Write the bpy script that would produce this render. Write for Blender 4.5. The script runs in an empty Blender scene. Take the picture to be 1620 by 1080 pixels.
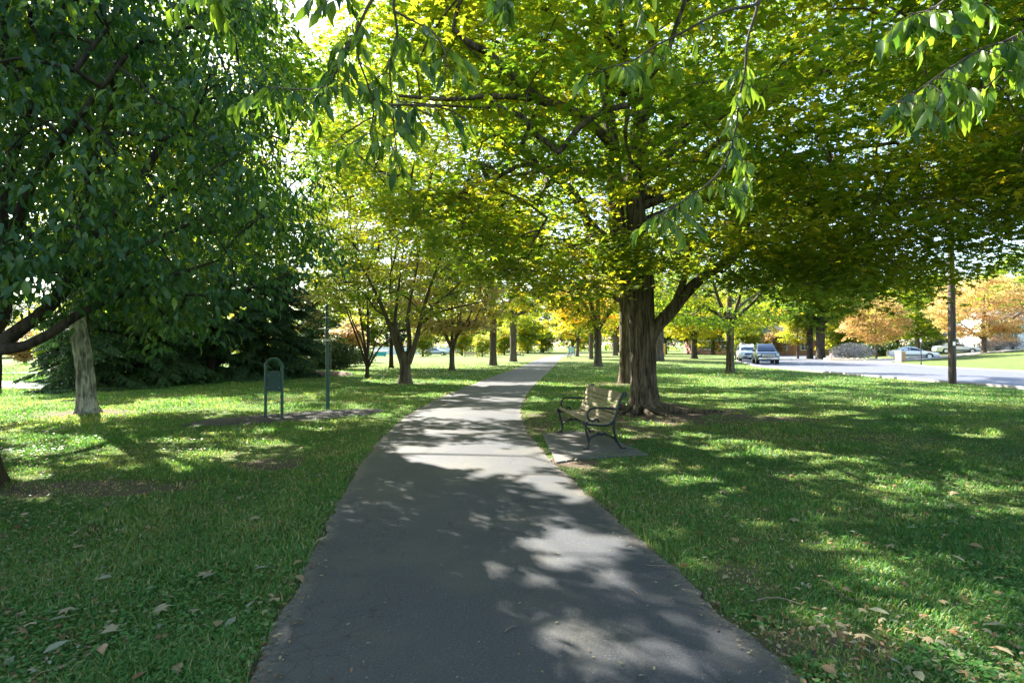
import bpy, math, random
import numpy as np
from mathutils import Vector, Matrix

R = math.radians
random.seed(7)
rng = np.random.default_rng(11)

# ------------------------------------------------------------------ camera, world, sun, exposure
sc = bpy.context.scene
C = sc.collection
CAMH, F = 1.6, 900.0                       # eye height, focal length in pixels of the 1620 px photo
cam_d = bpy.data.cameras.new('camera')
cam_d.lens = 20.0; cam_d.sensor_width = 36.0
cam_d.clip_start = 0.05; cam_d.clip_end = 3000
cam = bpy.data.objects.new('camera', cam_d); C.objects.link(cam)
cam.location = (0, 0, CAMH)
cam.rotation_euler = (R(90.5), 0, 0)
sc.camera = cam

SUN_AZ, SUN_EL = -42.0, 38.0               # degrees from +Y (negative: to the left), elevation
world = bpy.data.worlds.new("World"); sc.world = world; world.use_nodes = True
nt = world.node_tree
bg = nt.nodes['Background']
sky = nt.nodes.new('ShaderNodeTexSky'); sky.sky_type = 'NISHITA'; sky.sun_disc = False
sky.sun_elevation = R(SUN_EL); sky.sun_rotation = R(SUN_AZ)
sky.air_density = 1.0; sky.dust_density = 1.2; sky.ozone_density = 1.2
nt.links.new(sky.outputs[0], bg.inputs[0]); bg.inputs[1].default_value = 0.10

sd = bpy.data.lights.new('sun', 'SUN'); sd.energy = 5.0; sd.angle = R(0.53); sd.color = (1.0, 0.93, 0.82)
so = bpy.data.objects.new('sun', sd); C.objects.link(so)
SUN = Vector((math.sin(R(SUN_AZ))*math.cos(R(SUN_EL)), math.cos(R(SUN_AZ))*math.cos(R(SUN_EL)), math.sin(R(SUN_EL))))
so.rotation_euler = SUN.to_track_quat('Z', 'Y').to_euler(); so.location = (-20, 25, 30)

vs = sc.view_settings
vs.view_transform = 'Standard'; vs.look = 'None'; vs.gamma = 1.0; vs.use_curve_mapping = False
vs.exposure = 2.66
cy = sc.cycles
cy.max_bounces = 10; cy.diffuse_bounces = 6; cy.glossy_bounces = 2; cy.transmission_bounces = 8; cy.transparent_max_bounces = 4
cy.caustics_reflective = False; cy.caustics_refractive = False
cy.sample_clamp_indirect = 6.0

# ------------------------------------------------------------------ small helpers
def P(px, py, d):                          # a pixel of the 1620x1080 photo at depth d -> a point of the place
    return np.array([(px-810)/F*d, d, CAMH+(548-py)/F*d])
def G(px, py):                             # a pixel on flat ground
    d = CAMH*F/(py-548.0)
    return np.array([(px-810)/F*d, d])

def hash3(ix, iy, iz, seed=0):
    h = (ix.astype(np.int64)*374761393 + iy.astype(np.int64)*668265263 + iz.astype(np.int64)*2147483647 + seed*1274126177) & 0x7fffffff
    h = (h ^ (h >> 13)) * 1274126177 & 0x7fffffff
    h = (h ^ (h >> 16)) * 668265263 & 0x7fffffff
    return ((h ^ (h >> 15)) & 0xffff)/65535.0
def noise(x, y, z=0.0, seed=0):            # value noise 0..1
    x, y, z = np.broadcast_arrays(np.asarray(x, float), np.asarray(y, float), np.asarray(z, float))
    ix, iy, iz = np.floor(x), np.floor(y), np.floor(z)
    fx, fy, fz = x-ix, y-iy, z-iz
    fx = fx*fx*(3-2*fx); fy = fy*fy*(3-2*fy); fz = fz*fz*(3-2*fz)
    v = 0
    for dx in (0, 1):
        for dy in (0, 1):
            for dz in (0, 1):
                w = (fx if dx else 1-fx)*(fy if dy else 1-fy)*(fz if dz else 1-fz)
                v = v+w*hash3(ix+dx, iy+dy, iz+dz, seed)
    return v
def fbm(x, y, z=0.0, seed=0, o=3):
    v, a, s = 0, 0.5, 0
    for k in range(o):
        v = v+a*noise(np.asarray(x)*2**k, np.asarray(y)*2**k, np.asarray(z)*2**k, seed+k*17); s += a; a *= .5
    return v/s
def sstep(a, b, x):
    t = np.clip((np.asarray(x, float)-a)/(b-a), 0, 1); return t*t*(3-2*t)

def mesh_np(name, V, Fc, mats, smooth=False, attrs=None, mat_index=None):
    """V (n,3), Fc (m,k) of one face size, or a list of such arrays."""
    Fs = Fc if isinstance(Fc, list) else [Fc]
    Fs = [np.asarray(f, np.int32) for f in Fs if len(f)]
    me = bpy.data.meshes.new(name)
    V = np.asarray(V, np.float32)
    loops = np.concatenate([f.ravel() for f in Fs])
    starts, o = [], 0
    for f in Fs:
        starts.append(np.arange(len(f), dtype=np.int32)*f.shape[1]+o); o += f.size
    starts = np.concatenate(starts)
    me.vertices.add(len(V)); me.vertices.foreach_set('co', V.ravel())
    me.loops.add(len(loops)); me.loops.foreach_set('vertex_index', loops)
    me.polygons.add(len(starts)); me.polygons.foreach_set('loop_start', starts)
    if smooth: me.polygons.foreach_set('use_smooth', np.ones(len(starts), bool))
    if mat_index is not None: me.polygons.foreach_set('material_index', np.asarray(mat_index, np.int32))
    me.update(calc_edges=True)
    for k, a in (attrs or {}).items():
        at = me.attributes.new(k, 'FLOAT', 'POINT'); at.data.foreach_set('value', np.asarray(a, np.float32))
    for m in (mats if isinstance(mats, (list, tuple)) else [mats]): me.materials.append(m)
    return me

def link(name, me, parent=None):
    o = bpy.data.objects.new(name, me); C.objects.link(o)
    if parent is not None: o.parent = parent
    return o
def tag(o, label=None, cat=None, group=None, kind=None):
    if label: o['label'] = label
    if cat: o['category'] = cat
    if group: o['group'] = group
    if kind: o['kind'] = kind
    return o
def thing(name, label, cat, loc=(0, 0, 0), rz=0.0, group=None):
    o = bpy.data.objects.new(name, None); C.objects.link(o)
    o.location = tuple(float(v) for v in loc); o.rotation_euler = (0, 0, rz); o.empty_display_size = .3
    return tag(o, label, cat, group)
def copy_tree(o, parent=None):
    c = o.copy(); C.objects.link(c); c.parent = parent
    for ch in [x for x in C.objects if x.parent == o]: copy_tree(ch, c)
    return c

class MB:                                   # collects boxes, tubes and plates for ONE mesh object
    def __init__(s): s.v, s.f = [], []
    def add(s, v, f):
        b = len(s.v); s.v += [tuple(map(float, p)) for p in v]; s.f += [tuple(i+b for i in q) for q in f]
    def box(s, c, d, rz=0.0, bev=0.0):
        x, y, z = d[0]/2, d[1]/2, d[2]/2; ca, sa = math.cos(rz), math.sin(rz)
        b = min(bev, x*.45, y*.45, z*.45)
        if b > 0:
            pts, fs = [], []
            lv = [(-z, b), (-z+b, 0), (z-b, 0), (z, b)]
            for zz, q in lv:
                X, Y = x-q, y-q
                c8 = [(-X+b, -Y), (X-b, -Y), (X, -Y+b), (X, Y-b), (X-b, Y), (-X+b, Y), (-X, Y-b), (-X, -Y+b)]
                pts += [(a, e, zz) for a, e in c8]
            for k in range(3):
                for i in range(8):
                    j = (i+1) % 8; fs.append((k*8+i, k*8+j, k*8+8+j, k*8+8+i))
            fs.append(tuple(range(7, -1, -1))); fs.append(tuple(range(24, 32)))
        else:
            pts = [(a, e, g) for g in (-z, z) for a, e in ((-x, -y), (x, -y), (x, y), (-x, y))]
            fs = [(3, 2, 1, 0), (4, 5, 6, 7), (0, 1, 5, 4), (1, 2, 6, 5), (2, 3, 7, 6), (3, 0, 4, 7)]
        s.add([(c[0]+a*ca-e*sa, c[1]+a*sa+e*ca, c[2]+g) for a, e, g in pts], fs); return s
    def tube(s, pts, rad, sides=10, caps=True, flat=1.0):
        v, f = tube_np(pts, rad, sides, caps, flat); s.add(v, f); return s
    def prism(s, poly, y0, y1):             # polygon in x,z pushed along y
        n = len(poly)
        s.add([(a, y0, b) for a, b in poly]+[(a, y1, b) for a, b in poly],
              [tuple(range(n)), tuple(range(2*n-1, n-1, -1))]+[((i+1) % n, i, n+i, n+(i+1) % n) for i in range(n)])
        return s
    def disc(s, c, axis, r, h, sides=20, r2=None):
        a = np.array(c, float); ax = np.array(axis, float); ax /= np.linalg.norm(ax)
        s.tube([a-ax*h/2, a+ax*h/2], [r, r if r2 is None else r2], sides); return s
    def ball(s, c, r, n=8, m=12, sq=(1, 1, 1)):
        pts = [(c[0], c[1], c[2]+r*sq[2])]
        for i in range(1, n):
            t = math.pi*i/n
            for j in range(m):
                p = 2*math.pi*j/m; pts.append((c[0]+r*sq[0]*math.sin(t)*math.cos(p), c[1]+r*sq[1]*math.sin(t)*math.sin(p), c[2]+r*sq[2]*math.cos(t)))
        pts.append((c[0], c[1], c[2]-r*sq[2])); fs = []
        for j in range(m): fs.append((0, 1+j, 1+(j+1) % m)); fs.append((len(pts)-1, 1+(n-2)*m+(j+1) % m, 1+(n-2)*m+j))
        for i in range(n-2):
            for j in range(m):
                a = 1+i*m; fs.append((a+j, a+m+j, a+m+(j+1) % m, a+(j+1) % m))
        s.add(pts, fs); return s
    def build(s, name, mat, parent=None, smooth=False):
        me = bpy.data.meshes.new(name); me.from_pydata(s.v, [], s.f)
        import bmesh
        bm = bmesh.new(); bm.from_mesh(me); bmesh.ops.recalc_face_normals(bm, faces=bm.faces)
        if smooth:
            for f in bm.faces: f.smooth = True
            for e in bm.edges:
                if len(e.link_faces) == 2 and e.calc_face_angle(0) > 0.7: e.smooth = False
        bm.to_mesh(me); bm.free()
        me.materials.append(mat); return link(name, me, parent)

def tube_np(pts, rad, sides=8, caps=True, flat=1.0):
    p = np.asarray(pts, float); n = len(p); rad = np.broadcast_to(np.asarray(rad, float), (n,))
    t = np.gradient(p, axis=0); t /= np.linalg.norm(t, axis=1)[:, None]+1e-9
    u = np.cross(t[0], [0, 0, 1.0]); 
    if np.linalg.norm(u) < 1e-3: u = np.array([1.0, 0, 0])
    u /= np.linalg.norm(u); a = np.arange(sides)*2*np.pi/sides; V = np.empty((n*sides, 3))
    for i in range(n):
        u = u-t[i]*np.dot(u, t[i]); u /= np.linalg.norm(u)+1e-9; w = np.cross(t[i], u)
        V[i*sides:(i+1)*sides] = p[i]+rad[i]*(np.cos(a)[:, None]*u*flat+np.sin(a)[:, None]*w)
    Fq = [(i*sides+j, i*sides+(j+1) % sides, (i+1)*sides+(j+1) % sides, (i+1)*sides+j) for i in range(n-1) for j in range(sides)]
    if caps: Fq += [tuple(range(sides-1, -1, -1)), tuple(range((n-1)*sides, n*sides))]
    return [tuple(v) for v in V], Fq

def spline(pts, n=40, extra=None):
    """Catmull-Rom through pts (k,m) -> n samples."""
    p = np.asarray(pts, float); k = len(p)
    q = np.vstack([2*p[0]-p[1], p, 2*p[-1]-p[-2]]); out = []
    for s in np.linspace(0, k-1-1e-6, n):
        i = int(s); t = s-i; a, b, c, d = q[i], q[i+1], q[i+2], q[i+3]
        out.append(.5*((2*b)+(-a+c)*t+(2*a-5*b+4*c-d)*t*t+(-a+3*b-3*c+d)*t**3))
    return np.array(out)

# ------------------------------------------------------------------ materials
class NT:
    def __init__(s, name):
        s.m = bpy.data.materials.new(name); s.m.use_nodes = True; s.t = s.m.node_tree
        s.b = s.t.nodes['Principled BSDF']; s.o = s.t.nodes['Material Output']
    def n(s, typ, **kw):
        nd = s.t.nodes.new(typ)
        for k, v in kw.items():
            if hasattr(nd, k): setattr(nd, k, v)
            else: nd.inputs[k].default_value = v
        return nd
    def l(s, a, b): s.t.links.new(a, b)
    def noise(s, scale, vec=None, detail=4, rough=.6, dist=0):
        nd = s.n('ShaderNodeTexNoise'); nd.inputs['Scale'].default_value = scale; nd.inputs['Detail'].default_value = detail
        nd.inputs['Roughness'].default_value = rough; nd.inputs['Distortion'].default_value = dist
        if vec is not None: s.l(vec, nd.inputs['Vector'])
        return nd.outputs['Fac']
    def ramp(s, fac, stops, interp='LINEAR'):
        nd = s.n('ShaderNodeValToRGB'); cr = nd.color_ramp; cr.interpolation = interp
        while len(cr.elements) < len(stops): cr.elements.new(.5)
        for e, (p, c) in zip(cr.elements, stops):
            e.position = p; e.color = (*c, 1) if len(c) == 3 else c
        if fac is not None: s.l(fac, nd.inputs[0])
        return nd.outputs['Color']
    def mix(s, fac, a, b, mode='MIX'):
        nd = s.n('ShaderNodeMix'); nd.data_type = 'RGBA'; nd.blend_type = mode
        for v, i in ((fac, nd.inputs[0]), (a, nd.inputs[6]), (b, nd.inputs[7])):
            if hasattr(v, 'links') or isinstance(v, bpy.types.NodeSocket): s.l(v, i)
            elif isinstance(v, (int, float)): i.default_value = v
            else: i.default_value = (*v, 1)
        return nd.outputs[2]
    def math(s, op, a, b=0.0, clamp=False):
        nd = s.n('ShaderNodeMath'); nd.operation = op; nd.use_clamp = clamp
        for v, i in ((a, nd.inputs[0]), (b, nd.inputs[1])):
            if isinstance(v, bpy.types.NodeSocket): s.l(v, i)
            else: i.default_value = v
        return nd.outputs[0]
    def coords(s, scale=(1, 1, 1), kind='Object'):
        tc = s.n('ShaderNodeTexCoord'); mp = s.n('ShaderNodeMapping'); mp.inputs['Scale'].default_value = scale
        s.l(tc.outputs[kind], mp.inputs[0]); return mp.outputs[0]
    def bump(s, h, strength=.4, dist=.02):
        b = s.n('ShaderNodeBump'); b.inputs['Strength'].default_value = strength; b.inputs['Distance'].default_value = dist
        s.l(h, b.inputs['Height']); s.l(b.outputs[0], s.b.inputs['Normal'])
    def attr(s, name):
        a = s.n('ShaderNodeAttribute'); a.attribute_name = name; return a.outputs['Fac']

def plain(name, col, rough=.5, metal=0.0, var=.15, scale=8.0, bump=0.0, coat=0.0, spec=.5):
    k = NT(name); v = k.coords(); f = k.noise(scale, v, 5)
    c = k.ramp(f, [(.3, tuple(x*(1-var) for x in col)), (.7, tuple(min(1, x*(1+var)) for x in col))])
    k.l(c, k.b.inputs['Base Color']); k.b.inputs['Roughness'].default_value = rough; k.b.inputs['Metallic'].default_value = metal
    k.b.inputs['Coat Weight'].default_value = coat; k.b.inputs['Specular IOR Level'].default_value = spec
    if bump: k.bump(k.noise(scale*4, v, 6), bump, .01)
    return k.m

def leaf_mat(name, stops, trans=.45, tcol_gain=(1.6, 1.5, .5), rough=.42, spec=.4):
    k = NT(name); t = k.attr('tint'); c = k.ramp(t, stops)
    k.l(c, k.b.inputs['Base Color']); k.b.inputs['Roughness'].default_value = rough
    k.b.inputs['Specular IOR Level'].default_value = spec
    tr = k.n('ShaderNodeBsdfTranslucent'); tc = k.mix(1.0, c, tcol_gain, 'MULTIPLY')
    k.l(tc, tr.inputs['Color'])
    mx = k.n('ShaderNodeMixShader'); mx.inputs[0].default_value = trans
    k.l(k.b.outputs[0], mx.inputs[1]); k.l(tr.outputs[0], mx.inputs[2]); k.l(mx.outputs[0], k.o.inputs['Surface'])
    return k.m

M = {}
# maple/general autumn foliage: tint 0 dark green .. .5 yellow green .. .8 yellow .. 1 orange
M['maple'] = leaf_mat('maple_leaf', [(0, (.050, .118, .024)), (.35, (.090, .175, .028)), (.6, (.200, .245, .034)), (.82, (.36, .33, .05)), (1, (.50, .30, .07))], .58, (2.9, 2.35, .6))
M['cherry'] = leaf_mat('cherry_leaf', [(0, (.026, .085, .034)), (.6, (.055, .125, .036)), (1, (.17, .26, .05))], .45, (2.2, 2.2, .6), .34, .5)
M['warm'] = leaf_mat('autumn_leaf', [(0, (.20, .21, .06)), (.35, (.42, .36, .14)), (.7, (.58, .40, .22)), (1, (.60, .34, .24))], .55, (1.5, 1.4, 1.0))
M['needle'] = leaf_mat('conifer_needle', [(0, (.024, .066, .036)), (1, (.065, .130, .055))], .2, (1.5, 1.6, .7), .5, .3)
M['blade'] = leaf_mat('grass_blade', [(0, (.038, .135, .036)), (.45, (.088, .230, .056)), (.75, (.20, .27, .08)), (1, (.42, .37, .20))], .45, (1.6, 1.5, .7), .5, .3)
M['litter'] = leaf_mat('dead_leaf', [(0, (.10, .055, .025)), (.35, (.22, .13, .06)), (.6, (.33, .27, .16)), (.85, (.18, .20, .12)), (1, (.30, .31, .22))], .2, (1.2, 1.1, .8), .6, .3)

def bark_mat(name, dark, light, sx=14.0, sz=1.6, bstr=.9, moss=0.0):
    k = NT(name); v = k.coords((sx, sx, sz)); f = k.noise(1.0, v, 8, .65, .6); v2 = k.coords((1, 1, 1)); g = k.noise(3.0, v2, 4)
    c = k.ramp(f, [(.40, dark), (.50, tuple(.45*(a+b) for a, b in zip(dark, light))), (.60, light)])
    if moss:
        mm = k.ramp(k.noise(2.2, v2, 5), [(.48, (0, 0, 0)), (.62, (1, 1, 1))])
        c = k.mix(k.math('MULTIPLY', mm, moss), c, (.05, .075, .02))
    c = k.mix(.22, c, k.ramp(g, [(.3, dark), (.7, light)]))
    k.l(c, k.b.inputs['Base Color']); k.b.inputs['Roughness'].default_value = .9; k.b.inputs['Specular IOR Level'].default_value = .2
    k.bump(f, bstr, .03); return k.m
M['bark'] = bark_mat('maple_bark', (.014, .010, .007), (.22, .17, .12), 15, 1.3, 1.0, .22)
M['bark_pale'] = bark_mat('pale_bark', (.055, .052, .055), (.46, .45, .46), 13, 2.6, 1.0)
M['bark_dark'] = bark_mat('dark_bark', (.022, .017, .014), (.085, .068, .052), 12, 2.0, .8)
M['bark_far'] = bark_mat('grey_brown_bark', (.05, .04, .032), (.15, .12, .10), 8, 1.2, .7)

# ------------------------------------------------------------------ terrain
ROADN = np.array([(19.0, -60), (19.2, 0), (19.3, 21), (19.0, 30), (19.7, 45), (21.4, 51), (23.3, 58), (26.2, 66), (32.5, 80), (46, 104), (70, 140), (110, 190)], float)
road_near = spline(ROADN, 160)
tn = np.gradient(road_near, axis=0); tn /= np.linalg.norm(tn, axis=1)[:, None]
nrm = np.stack([tn[:, 1], -tn[:, 0]], 1)
ROADW = 12.6
road_far = road_near+nrm*ROADW
def dist_far(x, y):                          # signed-ish distance beyond the road's far kerb
    x = np.asarray(x, float).ravel(); y = np.asarray(y, float).ravel()
    out = np.empty(len(x))
    for s in range(0, len(x), 20000):
        d2 = (x[s:s+20000, None]-road_far[None, :, 0])**2+(y[s:s+20000, None]-road_far[None, :, 1])**2
        i = d2.argmin(1); out[s:s+20000] = (x[s:s+20000]-road_far[i, 0])*nrm[i, 0]+(y[s:s+20000]-road_far[i, 1])*nrm[i, 1]
    return out
def H(x, y):
    x = np.asarray(x, float); y = np.asarray(y, float); sh = np.broadcast(x, y).shape
    x, y = np.broadcast_arrays(x, y)
    df = dist_far(x, y).reshape(sh)
    h = 1.55*sstep(1.0, 26, df)+2.5*sstep(26, 140, df)
    h = h-1.5*sstep(42, 95, y)*sstep(-4, -24, x*45/np.maximum(y, 45))*(df < 0)
    return h
def Hs(x, y): return float(H(np.array([x]), np.array([y]))[0])

# path: centre line on the ground, from pixel rows
PC = np.array([(1.6, -6), (.75, -2), (.25, 1.0), (.05, 2.7), (-.23, 4.47), (-.55, 6.4), (-.83, 8.62), (-1.05, 11.3), (-1.08, 14.1), (-.80, 19.0), (.07, 27.7), (1.6, 41), (4.1, 65), (8.0, 96), (16, 130)], float)
pcl = spline(PC, 260)
pt = np.gradient(pcl, axis=0); pt /= np.linalg.norm(pt, axis=1)[:, None]; pn = np.stack([pt[:, 1], -pt[:, 0]], 1)
PHW = 1.30
def path_off(x, y):                          # signed distance from the centre line (+ right)
    x = np.asarray(x, float); y = np.asarray(y, float)
    out = np.empty(len(x))
    for s in range(0, len(x), 20000):
        d2 = (x[s:s+20000, None]-pcl[None, :, 0])**2+(y[s:s+20000, None]-pcl[None, :, 1])**2
        i = d2.argmin(1); out[s:s+20000] = (x[s:s+20000]-pcl[i, 0])*pn[i, 0]+(y[s:s+20000]-pcl[i, 1])*pn[i, 1]
    return out

PAD = np.array([G(858, 688), G(905, 682), G(955, 690), (2.0, 8.35), (1.0, 8.1), G(880, 733)])
MUL = (-4.9, 12.9, 1.75, 1.25)               # mulch bed: centre, half sizes (tilted)
def mulch(x, y):
    a = R(38); dx, dy = x-MUL[0], y-MUL[1]; u = dx*math.cos(a)+dy*math.sin(a); v = -dx*math.sin(a)+dy*math.cos(a)
    return 1-((u/2.15)**2+(v/.85)**2)+.3*(noise(x*1.3, y*1.3, 0, 5)-.5)
DIRT = [(3.3, 13.3, 2.6, 1.5, 1.0), (4.4, 12.4, 2.6, 1.0, .7), (2.4, 10.6, 1.0, 1.6, .6), (-5.3, 6.4, 2.4, .5, .68), (-3.2, 7.7, .6, .5, .75), (-10.2, 13.6, 1.2, .8, .75),
        (1.75, 3.05, .5, .35, .62), (1.55, 3.9, .3, .5, .5), (-4.6, 24.2, 1.3, .7, .7), (.75, 7.9, .5, .35, .8), (1.1, 7.2, .25, .7, .5), (-1.9, 9.5, .3, 2.2, .45), (.6, 12.3, .4, 2.0, .6), (4.0, 24.2, 2.0, .8, .7),
        (3.2, 19.4, 4.5, .8, .35), (6.0, 9.8, 2.4, .8, .35), (-3.8, 8.6, 1.6, .8, .3), (3.4, 5.4, 1.0, .35, .4)]
def dirt(x, y):
    v = np.zeros(np.shape(x))
    wob = 1.6*(fbm(x*1.5, y*1.5, 0, 3)-.5)+1.2*(noise(x*6, y*6, 0, 4)-.5)
    for cx, cy_, rx, ry, s in DIRT:
        v = np.maximum(v, s*sstep(0, .7, 1-((x-cx)/rx)**2-((y-cy_)/ry)**2+wob))
    return v

def coords(parts):
    out = []
    for a, b, s in parts: out.append(np.arange(a, b, s))
    return np.concatenate(out+[[parts[-1][1]]])
gx = coords([(-700, -140, 80), (-140, -60, 10), (-60, -12, 1.2), (-12, 12, .16), (12, 80, 1.2), (80, 200, 10), (200, 700, 100)])
gy = coords([(-300, -20, 40), (-20, 1, 2.5), (1, 18, .16), (18, 40, .5), (40, 130, 1.5), (130, 260, 10), (260, 1100, 120)])
XX, YY = np.meshgrid(gx, gy)
ZZ = H(XX.ravel(), YY.ravel())
xr, yr = XX.ravel(), YY.ravel()
po_all = np.full(len(xr), 99.0); near = (np.abs(xr) < 25)&(yr < 131)&(yr > -8)
po_all[near] = np.abs(path_off(xr[near], yr[near]))
dv = np.zeros(len(xr)); nm = (np.abs(xr) < 14)&(yr > 0)&(yr < 42); dv[nm] = dirt(xr[nm], yr[nm])
dv = np.maximum(dv, .55*sstep(PHW+.28, PHW, po_all)*sstep(60, 20, yr))
ny, nx = XX.shape
idx = np.arange(nx*ny).reshape(ny, nx)
Fg = np.stack([idx[:-1, :-1].ravel(), idx[:-1, 1:].ravel(), idx[1:, 1:].ravel(), idx[1:, :-1].ravel()], 1)

def ground_mat():
    k = NT('lawn_ground'); v = k.coords()
    n1 = k.noise(.35, v, 3); n2 = k.noise(2.5, v, 5, .7); n3 = k.noise(26, v, 6, .75); n4 = k.noise(110, v, 3, .7)
    g = k.ramp(n3, [(.28, (.035, .080, .018)), (.5, (.085, .150, .034)), (.72, (.17, .21, .06))])
    g2 = k.ramp(n3, [(.28, (.07, .10, .028)), (.5, (.15, .19, .05)), (.75, (.28, .27, .11))])
    g = k.mix(k.ramp(n2, [(.42, (0, 0, 0)), (.62, (1, 1, 1))]), g, g2)
    g = k.mix(k.math('MULTIPLY', k.ramp(n1, [(.4, (0, 0, 0)), (.7, (1, 1, 1))]), .4), g, g2)
    g = k.mix(.30, g, k.ramp(n4, [(.3, (.01, .02, .006)), (.7, (.15, .19, .06))]))
    d = k.ramp(n3, [(.3, (.065, .047, .035)), (.6, (.17, .13, .095)), (.8, (.26, .21, .16))])
    a = k.attr('dirt'); e = k.math('ADD', a, k.math('MULTIPLY', k.math('SUBTRACT', k.math('ADD', k.math('MULTIPLY', n3, .5), k.math('MULTIPLY', n2, .5)), .5), 3.2))
    e = k.ramp(e, [(.35, (0, 0, 0)), (.62, (1, 1, 1))])
    k.l(k.mix(e, g, d), k.b.inputs['Base Color']); k.b.inputs['Roughness'].default_value = .95; k.b.inputs['Specular IOR Level'].default_value = .15
    k.bump(k.math('ADD', n3, k.math('MULTIPLY', n4, .5)), .9, .05); return k.m
M['ground'] = ground_mat()
og = link('lawn_ground', mesh_np('lawn_ground', np.stack([xr, yr, ZZ], 1), Fg, M['ground'], True, {'dirt': dv}))
tag(og, kind='structure')

# ---- asphalt path
def asphalt(name, base, spk, cracks=True):
    k = NT(name); v = k.coords(); n1 = k.noise(75, v, 3, .7); n2 = k.noise(1.2, v, 4); n3 = k.noise(38, v, 4, .7)
    c = k.ramp(n1, [(.34, tuple(x*.35 for x in base)), (.5, base), (.66, tuple(x*1.75 for x in base))])
    c = k.mix(.35, c, k.ramp(n2, [(.3, tuple(x*.78 for x in base)), (.72, tuple(x*1.22 for x in base))]))
    vo = k.n('ShaderNodeTexVoronoi'); vo.inputs['Scale'].default_value = 42; k.l(v, vo.inputs['Vector'])
    sp = k.math('MULTIPLY', k.math('LESS_THAN', vo.outputs['Distance'], .17), k.math('GREATER_THAN', k.noise(9, v, 3), .54))
    c = k.mix(k.math('MULTIPLY', sp, .42), c, spk)
    h = k.math('ADD', k.math('MULTIPLY', n1, .6), n3)
    if cracks:
        nv = k.n('ShaderNodeTexNoise'); nv.inputs['Scale'].default_value = 2.3; nv.inputs['Detail'].default_value = 6; k.l(v, nv.inputs['Vector'])
        wv = k.n('ShaderNodeVectorMath'); wv.operation = 'MULTIPLY_ADD'; wv.inputs[1].default_value = (.55, .55, .55)
        k.l(nv.outputs['Color'], wv.inputs[0]); k.l(v, wv.inputs[2])
        e = k.attr('edge')                   # 0 at the path's left rim .. 1 at its right rim
        for sc_, w, lo, hi, st in ((5.5, .015, .10, .30, 1.0), (.8, .0035, 5, 6, 1.0)):
            vv = k.n('ShaderNodeTexVoronoi'); vv.feature = 'DISTANCE_TO_EDGE'; vv.inputs['Scale'].default_value = sc_; k.l(wv.outputs[0], vv.inputs['Vector'])
            ln = k.math('LESS_THAN', vv.outputs['Distance'], w)
            nmk = k.ramp(k.noise(1.1 if sc_ > 1 else .8, v, 3), [(.40 if sc_ > 1 else .50, (0, 0, 0)), (.55, (1, 1, 1))])
            mk = k.math('MULTIPLY', k.math('LESS_THAN', e, .27), nmk) if sc_ > 1 else nmk
            ln = k.math('MULTIPLY', ln, mk)
            c = k.mix(k.math('MULTIPLY', ln, .95), c, (.004, .004, .004))
            h = k.math('SUBTRACT', h, k.math('MULTIPLY', ln, 1.4))
        # dusty rims and soft brownish stains
        rim = k.ramp(e, [(0, (1, 1, 1)), (.05, (0, 0, 0)), (.95, (0, 0, 0)), (1, (1, 1, 1))])
        c = k.mix(k.math('MULTIPLY', rim, k.ramp(n3, [(.4, (0, 0, 0)), (.6, (.9, .9, .9))])), c, (.17, .14, .11))
        c = k.mix(k.math('MULTIPLY', k.ramp(k.noise(.9, v, 5), [(.46, (0, 0, 0)), (.66, (1, 1, 1))]), .30), c, (.115, .105, .060))
    k.l(c, k.b.inputs['Base Color']); k.b.inputs['Roughness'].default_value = .66; k.b.inputs['Specular IOR Level'].default_value = .5
    k.bump(h, .6, .006); return k.m
M['asphalt'] = asphalt('path_asphalt', (.038, .043, .052), (.24, .25, .27))
M['road'] = asphalt('road_asphalt', (.085, .092, .115), (.2, .2, .2), False)
def strip(name, L, Rr, lift, mat, across=7, wob=0.0):
    n = len(L); V, A = [], []
    for i in range(n):
        for j in range(across):
            t = j/(across-1); p = L[i]*(1-t)+Rr[i]*t
            if wob and j in (0, across-1):
                w = wob*(float(fbm(p[0]*3.1, p[1]*3.1, 0, 9))-.5)*2+.035*(float(noise(p[0]*13, p[1]*13, 0, 19))-.5); q = pn[i]*w; p = p+q
            V.append((p[0], p[1])); A.append(t)
    V = np.array(V); Z = H(V[:, 0], V[:, 1])+lift
    id_ = np.arange(n*across).reshape(n, across)
    Fq = np.stack([id_[:-1, :-1].ravel(), id_[:-1, 1:].ravel(), id_[1:, 1:].ravel(), id_[1:, :-1].ravel()], 1)
    return link(name, mesh_np(name, np.column_stack([V, Z]), Fq, mat, True, {'edge': A}))
_pd = spline(PC, 2600); _t = np.gradient(_pd, axis=0); _t /= np.linalg.norm(_t, axis=1)[:, None]
pn_keep = pn; pn = np.stack([_t[:, 1], -_t[:, 0]], 1)
tag(strip('path', _pd-pn*PHW, _pd+pn*PHW, .014, M['asphalt'], 9, .055), kind='structure')
pn = pn_keep
tag(strip('road', road_near, road_far, .03, M['road'], 7), kind='structure')
# kerbs
M['kerb'] = plain('kerb_concrete', (.26, .25, .23), .85, 0, .15, 3, .3)
def kerb(line, off, w, h):
    a = line+nrm*off; b = line+nrm*(off+w); V, Fq = [], []
    for i in range(len(a)):
        z = Hs(*line[i])
        V += [(*a[i], z-.05), (*a[i], z+h), (*b[i], z+h), (*b[i], z-.05)]
    for i in range(len(a)-1):
        for j in range(3): Fq.append((i*4+j, i*4+j+1, i*4+4+j+1, i*4+4+j))
    return np.array(V), np.array(Fq)
for (ln, off) in ((road_near, -.16), (road_far, 0.0)):
    V, Fq = kerb(ln, off, .16, .10); tag(link('kerb', mesh_np('kerb', V, Fq, M['kerb'])), kind='structure')
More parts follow.
